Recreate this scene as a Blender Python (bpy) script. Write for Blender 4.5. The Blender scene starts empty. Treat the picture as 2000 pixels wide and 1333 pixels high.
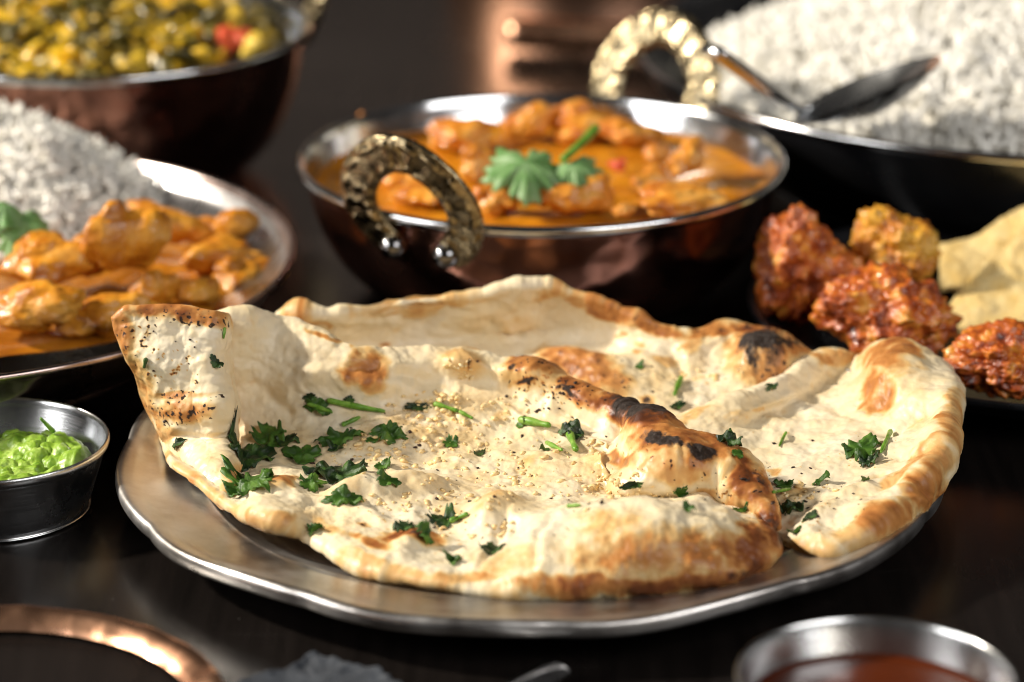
import bpy, math, random
import numpy as np
from mathutils import Vector, Matrix
from mathutils.bvhtree import BVHTree

SC = bpy.context.scene
COL = SC.collection
random.seed(7)

# ------------------------------------------------------------------ camera
F_PX, PITCH = 6100.0, math.radians(19.4)
FWD = np.array([0, math.cos(PITCH), -math.sin(PITCH)])
RGT = np.array([1.0, 0, 0])
UPV = np.array([0, math.sin(PITCH), math.cos(PITCH)])
def ray(px, py):
    d = FWD + RGT * ((px - 1000) / F_PX) - UPV * ((py - 666.5) / F_PX)
    return d
_d0 = ray(1033, 893); _d0n = _d0 / np.linalg.norm(_d0)
CAM = np.array([0, 0, 0.012]) - 0.86 * _d0n
cam_d = bpy.data.cameras.new('camera'); cam = bpy.data.objects.new('camera', cam_d); COL.objects.link(cam)
cam.location = CAM
cam.rotation_euler = (math.pi / 2 - PITCH, 0, 0)
cam_d.sensor_width = 36; cam_d.lens = F_PX * 36 / 2000
cam_d.clip_start = 0.02; cam_d.clip_end = 60
cam_d.dof.use_dof = True
cam_d.dof.focus_distance = 0.845
cam_d.dof.aperture_fstop = 8.0
SC.camera = cam

# ------------------------------------------------------------------ light
w = bpy.data.worlds.new('World'); SC.world = w; w.use_nodes = True
bg = w.node_tree.nodes['Background']; bg.inputs[0].default_value = (1.0, 0.93, 0.88, 1); bg.inputs[1].default_value = 0.03
def area(name, loc, target, size, size_y, power, col, shape='RECTANGLE'):
    l = bpy.data.lights.new(name, 'AREA'); l.shape = shape; l.size = size; l.size_y = size_y
    l.energy = power; l.color = col
    o = bpy.data.objects.new(name, l); COL.objects.link(o); o.location = loc
    o.rotation_euler = (Vector(target) - Vector(loc)).to_track_quat('-Z', 'Y').to_euler()
    return o
area('key_lamp', (-1.33, 0.20, 0.88), (0, 0, 0.02), 0.12, 0.12, 47, (1.0, 0.91, 0.77), 'DISK')
area('left_fill_lamp', (-1.45, -0.55, 0.72), (0, 0.1, 0.02), 0.8, 0.6, 14, (1.0, 0.98, 0.95))  # soft fill added at left front to brighten rice and folded naan corner
area('fill_lamp', (0.86, -0.80, 0.80), (0, 0.1, 0.02), 1.0, 0.62, 11.5, (1.0, 0.97, 0.94))
area('back_window_lamp', (-0.75, 2.3, 0.80), (-0.1, 0.1, 0.0), 1.5, 0.62, 0.50, (1.0, 0.74, 0.58))
SC.view_settings.view_transform = 'Standard'; SC.view_settings.look = 'None'
SC.view_settings.exposure = 0.0; SC.view_settings.gamma = 1.0
SC.view_settings.use_curve_mapping = False
SC.cycles.use_denoising = True; SC.cycles.filter_width = 1.0
SC.cycles.max_bounces = 8; SC.cycles.caustics_reflective = False; SC.cycles.caustics_refractive = False
SC.cycles.sample_clamp_indirect = 6.0

# ------------------------------------------------------------------ helpers
def Pz(px, py, z):
    d = ray(px, py); t = (z - CAM[2]) / d[2]
    return CAM + d * t
def PY(px, py, Y):
    d = ray(px, py); t = (Y - CAM[1]) / d[1]
    return CAM + d * t
def proj(v):
    q = v - CAM
    dz = q @ FWD
    return 1000 + F_PX * (q @ RGT) / dz, 666.5 - F_PX * (q @ UPV) / dz
def mpp(p):                       # metres per photo pixel at a point
    return float((np.asarray(p) - CAM) @ FWD) / F_PX

_rs = np.random.RandomState(3)
_perm = _rs.permutation(256); _perm = np.concatenate([_perm, _perm, _perm])
_grad = _rs.normal(size=(256, 3)); _grad /= np.linalg.norm(_grad, axis=1)[:, None]
def perlin(p):
    p = np.asarray(p, float); sh = p.shape[:-1]; p = p.reshape(-1, 3)
    i = np.floor(p).astype(int); f = p - i; i &= 255
    u = f * f * f * (f * (f * 6 - 15) + 10)
    out = 0
    for dx in (0, 1):
        for dy in (0, 1):
            for dz in (0, 1):
                h = _perm[_perm[_perm[i[:, 0] + dx] + i[:, 1] + dy] + i[:, 2] + dz]
                g = _grad[h]
                dot = g[:, 0] * (f[:, 0] - dx) + g[:, 1] * (f[:, 1] - dy) + g[:, 2] * (f[:, 2] - dz)
                wx = u[:, 0] if dx else 1 - u[:, 0]
                wy = u[:, 1] if dy else 1 - u[:, 1]
                wz = u[:, 2] if dz else 1 - u[:, 2]
                out = out + dot * wx * wy * wz
    return (out * 1.6).reshape(sh)
def fbm(p, scale, octv=4, seed=0.0, gain=0.5):
    p = np.asarray(p) / scale + np.array([seed * 17.3, seed * 5.1, seed * 9.7])
    s, a = 0, 1.0
    for k in range(octv):
        s = s + a * perlin(p); p = p * 2.03 + 11.7; a *= gain
    return s

def mesh(name, verts, faces, mat, parent=None, attrs=None, smooth=True):
    """verts (n,3); faces (m,3|4) array or list of such arrays"""
    me = bpy.data.meshes.new(name)
    verts = np.asarray(verts, np.float32)
    if isinstance(faces, np.ndarray): faces = [faces]
    faces = [f for f in faces if len(f)]
    me.vertices.add(len(verts)); me.vertices.foreach_set('co', verts.ravel())
    tot = np.concatenate([np.full(len(f), f.shape[1], np.int32) for f in faces])
    idx = np.concatenate([f.ravel() for f in faces]).astype(np.int32)
    me.loops.add(len(idx)); me.loops.foreach_set('vertex_index', idx)
    me.polygons.add(len(tot))
    st = np.concatenate([[0], np.cumsum(tot)[:-1]]).astype(np.int32)
    me.polygons.foreach_set('loop_start', st); me.polygons.foreach_set('loop_total', tot)
    me.polygons.foreach_set('use_smooth', np.full(len(tot), smooth))
    me.update(calc_edges=True); me.validate()
    for k, a in (attrs or {}).items():
        a = np.asarray(a, np.float32)
        if a.ndim == 1:
            at = me.attributes.new(k, 'FLOAT', 'POINT'); at.data.foreach_set('value', a)
        else:
            at = me.attributes.new(k, 'FLOAT_COLOR', 'POINT')
            at.data.foreach_set('color', np.concatenate([a, np.ones((len(a), 1), np.float32)], 1).ravel())
    if mat: me.materials.append(mat)
    o = bpy.data.objects.new(name, me); COL.objects.link(o)
    if parent: o.parent = parent
    return o
def thing(o, label, cat, group=None, kind=None):
    o['label'] = label; o['category'] = cat
    if group: o['group'] = group
    if kind: o['kind'] = kind
    return o
def empty(name, loc):
    e = bpy.data.objects.new(name, None); COL.objects.link(e); e.location = loc; e.empty_display_size = 0.01
    return e
def rel(v, o): return np.asarray(v) - np.array(o.location)

def catmull(P, n, closed=False):
    P = np.asarray(P, float); m = len(P)
    if closed: Q = np.concatenate([P[-1:], P, P[:2]]); segs = m
    else: Q = np.concatenate([2 * P[:1] - P[1:2], P, 2 * P[-1:] - P[-2:-1]]); segs = m - 1
    t = np.linspace(0, segs, n, endpoint=not closed); i = np.minimum(t.astype(int), segs - 1); f = (t - i)
    f = f.reshape((-1,) + (1,) * (P.ndim - 1))
    a, b, c, d = Q[i], Q[i + 1], Q[i + 2], Q[i + 3]
    return 0.5 * (2 * b + (c - a) * f + (2 * a - 5 * b + 4 * c - d) * f ** 2 + (3 * b - a - 3 * c + d) * f ** 3)
def gridquads(nr, nc, wrap=False):
    i, j = np.meshgrid(np.arange(nr - 1), np.arange(nc if wrap else nc - 1), indexing='ij')
    j2 = (j + 1) % nc
    return np.stack([i * nc + j, i * nc + j2, (i + 1) * nc + j2, (i + 1) * nc + j], -1).reshape(-1, 4)
def lathe(prof, n=160, sub=0, modr=None, modz=None, center=(0, 0, 0)):
    """prof of (r,z) from inside/bottom outwards; returns verts, faces"""
    prof = np.asarray(prof, float)
    if sub: prof = catmull(prof, sub)
    a = np.linspace(0, 2 * math.pi, n, endpoint=False)
    R, A = np.meshgrid(prof[:, 0], a, indexing='ij'); Z = np.repeat(prof[:, 1:2], n, 1)
    if modr is not None: R = R * modr(R, A)
    if modz is not None: Z = Z + modz(R, A)
    v = np.stack([R * np.cos(A) + center[0], R * np.sin(A) + center[1], Z + center[2]], -1).reshape(-1, 3)
    return v, gridquads(len(prof), n, True)
def tube(path, rad, n=12, flat=1.0, upv=(0, 0, 1)):
    path = np.asarray(path, float); m = len(path)
    rad = np.broadcast_to(np.asarray(rad, float), (m,))
    T = np.gradient(path, axis=0); T /= np.linalg.norm(T, axis=1)[:, None] + 1e-12
    U = np.array(upv, float) - T * (T @ np.array(upv, float))[:, None]; U /= np.linalg.norm(U, axis=1)[:, None] + 1e-9
    S = np.cross(T, U); a = np.linspace(0, 2 * math.pi, n, endpoint=False)
    v = path[:, None] + rad[:, None, None] * (np.cos(a)[None, :, None] * S[:, None] + flat * np.sin(a)[None, :, None] * U[:, None])
    v = v.reshape(-1, 3); f = [gridquads(m, n, True)]
    c0, c1 = len(v), len(v) + 1
    v = np.concatenate([v, path[:1], path[-1:]])
    k = np.arange(n); k2 = (k + 1) % n
    f.append(np.stack([np.full(n, c0), k2, k], 1)); b = (m - 1) * n
    f.append(np.stack([np.full(n, c1), b + k, b + k2], 1))
    return v, f
_ico = {}
def ico(n):
    if n not in _ico:
        import bmesh
        bm = bmesh.new(); bmesh.ops.create_icosphere(bm, subdivisions=n, radius=1)
        v = np.array([x.co for x in bm.verts]); f = np.array([[q.index for q in p.verts] for p in bm.faces]); bm.free()
        v /= np.linalg.norm(v, axis=1)[:, None]
        _ico[n] = (v, f)
    return _ico[n]
def blob(rad, seed, sub=4, lumps=14, lump=0.45, rough=0.08, rough_s=0.35, fine=0.0, spread=0.75, angular=0.0, lv=(0.6, 1.25)):
    """star shaped lump: union of small spheres about a core, in unit of rad (rx,ry,rz)"""
    rs = np.random.RandomState(seed); d, f = ico(sub)
    r = np.full(len(d), 0.62)
    for k in range(lumps):
        c = rs.normal(size=3); c /= np.linalg.norm(c); c *= spread * rs.uniform(0.6, 1.0); s = lump * rs.uniform(*lv)
        b = d @ c; disc = b * b - c @ c + s * s
        q = np.where(disc > 0, b + np.sqrt(np.maximum(disc, 0)), 0)
        kk = 10.0
        r = np.log(np.exp(kk * r) + np.exp(kk * q)) / kk
    if angular:
        for k in range(7):
            n = rs.normal(size=3); n /= np.linalg.norm(n); h = rs.uniform(0.72, 0.95)
            dn = d @ n; q = np.where(dn > 0.2, h / np.maximum(dn, 0.2), 9)
            r = np.minimum(r, q * angular + r * (1 - angular)) if angular < 1 else np.minimum(r, q)
    r = r / r.max()
    p = d * r[:, None]
    r = r * (1 + rough * fbm(p, rough_s, 3, seed) + (fine * fbm(p, 0.08, 2, seed + 3) if fine else 0))
    return d * r[:, None] * np.asarray(rad), f
def rotz(v, a):
    c, s = math.cos(a), math.sin(a)
    return np.stack([v[:, 0] * c - v[:, 1] * s, v[:, 0] * s + v[:, 1] * c, v[:, 2]], 1)
def rot3(v, e):
    from mathutils import Euler
    return v @ np.array(Euler(e).to_matrix()).T

# ------------------------------------------------------------------ materials
class NT:
    def __init__(s, name):
        s.m = bpy.data.materials.new(name); s.m.use_nodes = True
        s.t = s.m.node_tree; s.n = s.t.nodes; s.b = s.n['Principled BSDF']
    def node(s, typ, **kw):
        n = s.n.new(typ)
        for k, v in kw.items():
            if k in n.inputs.keys(): n.inputs[k].default_value = v
            else: setattr(n, k, v)
        return n
    def link(s, a, b): s.t.links.new(a, b)
    def set(s, **kw):
        for k, v in kw.items():
            k = k.replace('_', ' ')
            s.b.inputs[k].default_value = v
    def coord(s, scale=(1, 1, 1)):
        tc = s.node('ShaderNodeTexCoord'); mp = s.node('ShaderNodeMapping'); mp.inputs['Scale'].default_value = scale
        s.link(tc.outputs['Object'], mp.inputs[0]); return mp.outputs[0]
    def noise(s, scale, detail=4, rough=0.5, co=None, dist=0.0):
        n = s.node('ShaderNodeTexNoise'); n.inputs['Scale'].default_value = scale; n.inputs['Detail'].default_value = detail
        n.inputs['Roughness'].default_value = rough; n.inputs['Distortion'].default_value = dist
        s.link(co if co else s.coord(), n.inputs['Vector']); return n.outputs['Fac']
    def ramp(s, fac, stops):
        r = s.node('ShaderNodeValToRGB'); e = r.color_ramp.elements
        while len(e) < len(stops): e.new(0.5)
        for q, (p, c) in zip(e, stops):
            q.position = p; q.color = (*c, 1) if len(c) == 3 else c
        s.link(fac, r.inputs[0]); return r.outputs[0]
    def mix(s, fac, a, b):
        m = s.node('ShaderNodeMix', data_type='RGBA')
        for v, i in ((fac, 0), (a, 6), (b, 7)):
            if hasattr(v, 'is_output'): s.link(v, m.inputs[i])
            elif i == 0: m.inputs[0].default_value = v
            else: m.inputs[i].default_value = (*v, 1)
        return m.outputs[2]
    def math(s, op, a, b=0.0, clamp=False):
        m = s.node('ShaderNodeMath', operation=op); m.use_clamp = clamp
        for v, i in ((a, 0), (b, 1)):
            if hasattr(v, 'is_output'): s.link(v, m.inputs[i])
            else: m.inputs[i].default_value = v
        return m.outputs[0]
    def mapr(s, v, a, b, c, d):
        m = s.node('ShaderNodeMapRange'); s.link(v, m.inputs[0])
        for i, x in enumerate((a, b, c, d)): m.inputs[i + 1].default_value = x
        return m.outputs[0]
    def attr(s, name):
        a = s.node('ShaderNodeAttribute'); a.attribute_name = name; return a
    def bump(s, h, strength=0.3, dist=0.001, prev=None):
        b = s.node('ShaderNodeBump'); b.inputs['Strength'].default_value = strength; b.inputs['Distance'].default_value = dist
        s.link(h, b.inputs['Height'])
        if prev: s.link(prev, b.inputs['Normal'])
        return b.outputs[0]
    def fin(s, col=None, rough=None, normal=None):
        if col is not None: s.link(col, s.b.inputs['Base Color'])
        if rough is not None: s.link(rough, s.b.inputs['Roughness'])
        if normal is not None: s.link(normal, s.b.inputs['Normal'])
        return s.m

def m_table():
    t = NT('table_wood'); co = t.coord((60, 3.2, 1)); co2 = t.coord()
    n1 = t.noise(3, 6, 0.65, co); n2 = t.noise(9, 4, 0.6, co2); n3 = t.noise(900, 2, 0.5, co2)
    col = t.ramp(n1, [(0.25, (0.0035, 0.0028, 0.0025)), (0.75, (0.011, 0.0085, 0.0075))])
    # thin pale scratches
    mp = t.node('ShaderNodeMapping'); tc = t.node('ShaderNodeTexCoord'); t.link(tc.outputs['Object'], mp.inputs[0])
    mp.inputs['Rotation'].default_value = (0, 0, 0.5); mp.inputs['Scale'].default_value = (1, 9, 1)
    v = t.node('ShaderNodeTexVoronoi', feature='DISTANCE_TO_EDGE'); v.inputs['Scale'].default_value = 5; t.link(mp.outputs[0], v.inputs['Vector'])
    sc = t.mapr(v.outputs['Distance'], 0.0, 0.006, 1, 0); msk = t.math('MULTIPLY', sc, t.mapr(n2, 0.55, 0.7, 0, 1))
    col = t.mix(t.math('MULTIPLY', msk, 0.55), col, (0.12, 0.11, 0.10))
    vd = t.node('ShaderNodeTexVoronoi'); vd.inputs['Scale'].default_value = 130; t.link(co2, vd.inputs['Vector'])
    dust = t.math('MULTIPLY', t.mapr(vd.outputs['Distance'], 0.03, 0.06, 1, 0), t.mapr(t.noise(37, 2, 0.5, co2), 0.6, 0.68, 0, 1))
    col = t.mix(t.math('MULTIPLY', dust, 0.5), col, (0.3, 0.29, 0.27))
    rough = t.math('ADD', t.mapr(n2, 0.3, 0.7, 0.15, 0.26), t.math('MULTIPLY', n1, 0.08))
    nb = t.bump(n1, 0.10, 0.0004); nb = t.bump(n3, 0.06, 0.0003, nb)
    t.set(IOR=1.45); return t.fin(col, rough, nb)
def m_metal(name, col, r0, r1, scale=25, hammer=0.0, hs=90, dark=None, aniso=0, brush=None):
    t = NT(name); co = t.coord(); n = t.noise(scale, 5, 0.6, co); t.set(Metallic=1.0)
    c2 = dark if dark else tuple(x * 0.72 for x in col)
    c = t.ramp(n, [(0.3, c2), (0.65, col)])
    nb = None
    if hammer:
        v = t.node('ShaderNodeTexVoronoi', feature='SMOOTH_F1'); v.inputs['Scale'].default_value = hs; v.inputs['Smoothness'].default_value = 0.35
        t.link(co, v.inputs['Vector']); nb = t.bump(v.outputs['Distance'], hammer, 0.004)
    fn = t.noise(brush[0] if brush else 700, 3, 0.6, t.coord(brush[1]) if brush else co)
    nb = t.bump(fn, brush[2] if brush else 0.03, 0.0004, nb)
    return t.fin(c, t.mapr(n, 0.3, 0.7, r0, r1), nb)
def m_black(name, r=0.3):
    t = NT(name); n = t.noise(40, 4); t.set(IOR=1.5)
    return t.fin(t.ramp(n, [(0.3, (0.006, 0.0065, 0.008)), (0.7, (0.012, 0.012, 0.014))]), t.mapr(n, 0.3, 0.7, r, r + 0.12), t.bump(t.noise(600, 2), 0.04, 0.0004))
def m_naan():
    t = NT('naan_bread'); co = t.coord()
    n1 = t.noise(120, 5, 0.6, co); n2 = t.noise(700, 4, 0.65, co); n3 = t.noise(2200, 3, 0.6, co)
    bk = t.math('ADD', t.attr('bake').outputs['Fac'], t.math('MULTIPLY', t.math('SUBTRACT', n1, 0.5), 0.16))
    bk = t.math('ADD', bk, t.math('MULTIPLY', t.math('SUBTRACT', n2, 0.5), 0.10), True)
    col = t.ramp(bk, [(0.0, (0.83, 0.735, 0.55)), (0.14, (0.79, 0.65, 0.41)), (0.30, (0.71, 0.46, 0.19)), (0.50, (0.52, 0.22, 0.060)), (0.75, (0.24, 0.072, 0.020)), (1.0, (0.07, 0.020, 0.009))])
    oil = t.attr('oil').outputs['Fac']
    oc = t.ramp(n2, [(0.35, (0.58, 0.36, 0.13)), (0.65, (0.74, 0.54, 0.26))])
    col = t.mix(t.math('MULTIPLY', oil, 0.75), col, oc)
    ch = t.attr('char').outputs['Fac']
    ch = t.mapr(t.math('ADD', ch, t.math('MULTIPLY', t.math('SUBTRACT', n2, 0.5), 0.9)), 0.28, 0.68, 0, 1)
    cc = t.ramp(t.math('ADD', t.math('MULTIPLY', n3, 0.5), t.math('MULTIPLY', n2, 0.5)), [(0.42, (0.008, 0.006, 0.005)), (0.56, (0.03, 0.022, 0.02)), (0.68, (0.10, 0.085, 0.075))])
    col = t.mix(ch, col, cc)
    r = t.math('ADD', t.mapr(oil, 0, 1, 0.41, 0.22), t.math('MULTIPLY', t.math('SUBTRACT', n1, 0.5), 0.25))
    r = t.math('ADD', r, t.math('MULTIPLY', ch, 0.45))
    nb = t.bump(n2, 0.24, 0.0005); nb = t.bump(n3, 0.2, 0.0002, nb)
    t.set(IOR=1.4)
    return t.fin(col, r, nb)
def m_food(name, stops, scale=60, rough=(0.18, 0.4), sss=0.15, bump=0.3, bscale=500, coat=0.0, attr=None, ssr=(1, 0.4, 0.15), detail=5):
    t = NT(name); co = t.coord(); n = t.noise(scale, detail, 0.6, co)
    col = t.ramp(n, stops)
    if attr: col = t.mix(t.math('MULTIPLY', t.noise(scale * 4, 3), 0.22), t.attr(attr).outputs['Color'], col) if stops else t.attr(attr).outputs['Color']
    if name not in ('papadum', 'green_chutney', 'fresh_cilantro_leaf'): sss = 0
    t.set(Subsurface_Weight=sss, Subsurface_Radius=ssr, Subsurface_Scale=0.002, IOR=1.42, Coat_Weight=coat, Coat_Roughness=0.12)
    nb = t.bump(t.noise(bscale, 4, 0.6, co), bump, 0.0006)
    if 'chicken' in name: nb = t.bump(t.noise(1, 3, 0.6, t.coord((150, 420, 900))), 0.45, 0.0009, nb)
    return t.fin(col, t.mapr(t.noise(scale * 1.7, 3), 0.35, 0.65, *rough), nb)

M = {}
M['table'] = m_table()
M['steel'] = m_metal('polished_steel', (0.72, 0.73, 0.75), 0.10, 0.2, 40)
M['cupsteel'] = m_metal('brushed_steel', (0.66, 0.67, 0.68), 0.16, 0.30, 60, brush=(40, (1, 1, 30), 0.10))
M['pewter'] = m_metal('pewter', (0.76, 0.74, 0.72), 0.27, 0.46, 45, hammer=0.06, hs=45, dark=(0.40, 0.37, 0.35), brush=(260, (1, 1, 1), 0.22))
M['pewter_smooth'] = m_metal('satin_steel', (0.66, 0.65, 0.66), 0.20, 0.34, 40, dark=(0.50, 0.48, 0.48))
M['copper'] = m_metal('hammered_copper', (0.62, 0.30, 0.20), 0.16, 0.32, 30, hammer=0.32, hs=110, dark=(0.36, 0.17, 0.12))
M['copper_dark'] = m_metal('aged_copper', (0.46, 0.22, 0.165), 0.15, 0.28, 30, hammer=0.14, hs=110, dark=(0.27, 0.135, 0.105))
M['copper_bright'] = m_metal('bright_copper', (0.86, 0.49, 0.31), 0.2, 0.34, 30, hammer=0.10, hs=120, dark=(0.70, 0.36, 0.22))
M['mauve'] = m_metal('tarnished_copper_steel', (0.46, 0.38, 0.36), 0.2, 0.34, 30, hammer=0.06, hs=90, dark=(0.30, 0.23, 0.21))
M['copper_satin'] = m_metal('satin_copper', (0.66, 0.36, 0.23), 0.31, 0.36, 20, dark=(0.50, 0.26, 0.16))
M['brass'] = m_metal('antique_brass', (0.42, 0.345, 0.21), 0.20, 0.32, 260, dark=(0.13, 0.095, 0.05))
M['rivet'] = m_metal('dark_steel_rivet', (0.30, 0.30, 0.31), 0.10, 0.16, 40)
M['black'] = m_black('black_glaze', 0.26)
M['slate'] = m_food('slate', [(0.3, (0.018, 0.021, 0.027)), (0.7, (0.06, 0.068, 0.082))], 150, (0.45, 0.7), 0, 0.6, 300)
M['naan'] = m_naan()
M['sauce'] = m_food('curry_sauce', [(0.3, (0.36, 0.11, 0.006)), (0.52, (0.54, 0.20, 0.010)), (0.72, (0.66, 0.30, 0.02))], 45, (0.14, 0.28), 0.1, 0.12, 260)
M['brown_sauce'] = m_food('brown_curry_sauce', [(0.3, (0.20, 0.06, 0.006)), (0.52, (0.36, 0.125, 0.009)), (0.72, (0.50, 0.21, 0.018))], 60, (0.16, 0.34), 0.1, 0.3, 260)
M['chicken'] = m_food('sauced_chicken', [(0.28, (0.17, 0.035, 0.008)), (0.40, (0.50, 0.15, 0.016)), (0.55, (0.68, 0.29, 0.035)), (0.76, (0.76, 0.47, 0.15))], 95, (0.2, 0.45), 0.15, 0.5, 380, coat=0.25)
M['chicken_gold'] = m_food('golden_sauced_chicken', [(0.28, (0.16, 0.04, 0.006)), (0.40, (0.42, 0.14, 0.010)), (0.55, (0.60, 0.25, 0.020)), (0.78, (0.70, 0.38, 0.08))], 110, (0.24, 0.5), 0.15, 0.6, 320, coat=0.18)
M['fritter'] = m_food('fried_fritter', [(0.30, (0.06, 0.012, 0.008)), (0.42, (0.30, 0.055, 0.012)), (0.54, (0.52, 0.13, 0.018)), (0.66, (0.68, 0.29, 0.04)), (0.80, (0.70, 0.48, 0.18))], 170, (0.2, 0.45), 0.12, 0.7, 700, coat=0.35)
M['fritter_yellow'] = m_food('golden_fritter', [(0.25, (0.16, 0.04, 0.01)), (0.40, (0.50, 0.17, 0.02)), (0.55, (0.66, 0.33, 0.035)), (0.75, (0.70, 0.45, 0.10)), (0.9, (0.66, 0.52, 0.24))], 130, (0.2, 0.45), 0.12, 0.5, 600, coat=0.3)
M['papad'] = m_food('papadum', [(0.3, (0.84, 0.58, 0.19)), (0.6, (0.88, 0.70, 0.34))], 130, (0.35, 0.55), 0.0, 0.6, 420, ssr=(1, 0.6, 0.25))
def m_translucent(m, w_, col):
    nt = m.node_tree; b = nt.nodes['Principled BSDF']; o_ = nt.nodes['Material Output']
    tr = nt.nodes.new('ShaderNodeBsdfTranslucent'); tr.inputs[0].default_value = (*col, 1); mx = nt.nodes.new('ShaderNodeMixShader'); mx.inputs[0].default_value = w_
    nt.links.new(b.outputs[0], mx.inputs[1]); nt.links.new(tr.outputs[0], mx.inputs[2]); nt.links.new(mx.outputs[0], o_.inputs['Surface'])
m_translucent(M['papad'], 0.2, (0.98, 0.76, 0.34))
M['rice'] = m_food('cooked_rice', [(0.3, (0.90, 0.87, 0.79)), (0.7, (0.95, 0.93, 0.88))], 300, (0.32, 0.5), 0.35, 0.1, 900, ssr=(1, 0.85, 0.6))
m_translucent(M['rice'], 0.12, (0.97, 0.95, 0.88))
M['leaf'] = m_food('cilantro_leaf', [(0.3, (0.014, 0.040, 0.006)), (0.5, (0.050, 0.125, 0.014)), (0.7, (0.12, 0.24, 0.03))], 200, (0.35, 0.55), 0.05, 0.5, 900, ssr=(0.4, 1, 0.2))
M['leaf_dark'] = m_food('wilted_cilantro_leaf', [(0.3, (0.005, 0.008, 0.004)), (0.5, (0.016, 0.040, 0.009)), (0.7, (0.06, 0.13, 0.02))], 220, (0.32, 0.52), 0.03, 0.6, 900)
M['leaf_fresh'] = m_food('fresh_cilantro_leaf', [(0.3, (0.10, 0.25, 0.06)), (0.5, (0.22, 0.40, 0.15)), (0.7, (0.36, 0.54, 0.28))], 140, (0.3, 0.5), 0.15, 0.4, 500, ssr=(0.4, 1, 0.2))
m_translucent(M['leaf_fresh'], 0.30, (0.30, 0.62, 0.16))
m_translucent(M['leaf'], 0.22, (0.12, 0.36, 0.04))
m_translucent(M['naan'], 0.10, (0.95, 0.72, 0.36))
M['stem'] = m_food('cilantro_stem', [(0.25, (0.03, 0.09, 0.008)), (0.5, (0.12, 0.27, 0.025)), (0.75, (0.28, 0.44, 0.09))], 260, (0.25, 0.45), 0.2, 0.2, 900, ssr=(0.5, 1, 0.2))
M['garlic'] = m_food('garlic_bits', [(0.3, (0.66, 0.43, 0.17)), (0.55, (0.76, 0.57, 0.28)), (0.75, (0.80, 0.68, 0.44))], 240, (0.25, 0.45), 0.3, 0.3, 900, ssr=(1, 0.6, 0.2))
M['specks'] = m_food('burnt_flecks', [(0.3, (0.006, 0.005, 0.004)), (0.7, (0.05, 0.018, 0.008))], 300, (0.5, 0.7), 0, 0.2)
M['chutney'] = m_food('green_chutney', [(0.3, (0.09, 0.19, 0.012)), (0.5, (0.22, 0.36, 0.035)), (0.75, (0.42, 0.55, 0.14))], 170, (0.28, 0.5), 0.3, 0.6, 600, coat=0.1, ssr=(0.6, 1, 0.2))
M['redsauce'] = m_food('red_sauce', [(0.3, (0.060, 0.010, 0.003)), (0.7, (0.10, 0.020, 0.004))], 40, (0.12, 0.2), 0.1, 0.05)
M['veg'] = m_food('vegetable_curry', [(0.35, (0.10, 0.06, 0.006)), (0.65, (0.72, 0.50, 0.16))], 120, (0.22, 0.42), 0.1, 0.3, 400, coat=0.15, attr='tint')
M['tomato'] = m_food('tomato_bit', [(0.3, (0.50, 0.05, 0.02)), (0.7, (0.68, 0.13, 0.06))], 100, (0.12, 0.25), 0.2, 0.2)

# ------------------------------------------------------------------ table
v = np.array([[-4, -1.2, 0], [4, -1.2, 0], [4, 5, 0], [-4, 5, 0]], float)
tb = mesh('table_top', v, np.array([[0, 1, 2, 3]]), M['table']); tb['kind'] = 'structure'

# ------------------------------------------------------------------ naan plate
plate = empty('naan_plate', (0, 0, 0)); PR = 0.1128
thing(plate, 'round pewter plate with a wavy rim under the naan breads', 'plate')
def wave(R, A):
    k = np.clip((R - 0.078) / 0.03, 0, 1)
    return 1 + k * (0.014 * np.abs(np.cos(5.5 * A + 0.5)) ** 0.6 - 0.009 + 0.004 * np.sin(3 * A + 1))
prof = [(0.0, .0040), (0.05, .0040), (0.074, .0043), (0.080, .0058), (0.0865, .0079), (0.0885, .0092), (0.0905, .0091), (0.097, .0100), (0.1045, .0116), (0.1085, .0133), (0.1115, .0141), (0.1128, .0134), (0.1130, .0115), (0.1120, .0096), (0.108, .0085), (0.099, .0064), (0.085, .0030), (0.078, .0008), (0.05, .0006), (0.0, .0006)]
v, f = lathe(prof, 300, 130, wave, lambda R, A: np.clip((R - .09) / .02, 0, 1) * (0.0007 * np.sin(5 * A) + .0005 * np.sin(11 * A + 1)))
mesh('dish', v, f, M['pewter'], plate)

# ------------------------------------------------------------------ naan sheets
def surf(ctrl, nr, nc):
    W = np.array([[Pz(p[0], p[1], p[2] / 1000) if len(p) == 3 else np.array(p[3:]) for p in row] for row in ctrl])
    A = catmull(W, nr)                              # along rows
    B = catmull(A.transpose(1, 0, 2), nc).transpose(1, 0, 2)
    return B
def gnormals(S):
    du = np.gradient(S, axis=0); dv = np.gradient(S, axis=1)
    n = np.cross(du, dv); n /= np.linalg.norm(n, axis=-1)[..., None] + 1e-12
    return n
def edge_dist(S):
    def cum(S, ax):
        d = np.linalg.norm(np.diff(S, axis=ax), axis=-1)
        c = np.concatenate([np.zeros_like(np.take(d, [0], ax)), np.cumsum(d, ax)], ax)
        return np.minimum(c, np.take(c, [-1], ax) - c)
    return np.minimum(cum(S, 0), cum(S, 1))
def ell(px, py, b):
    x, y, rx, ry, a = b
    c, s = math.cos(math.radians(a)), math.sin(math.radians(a))
    dx, dy = px - x, py - y
    return np.sqrt(((dx * c + dy * s) / rx) ** 2 + ((-dx * s + dy * c) / ry) ** 2)
NAAN_TRIS = []                                      # (verts, faces) for later ray casts
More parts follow.
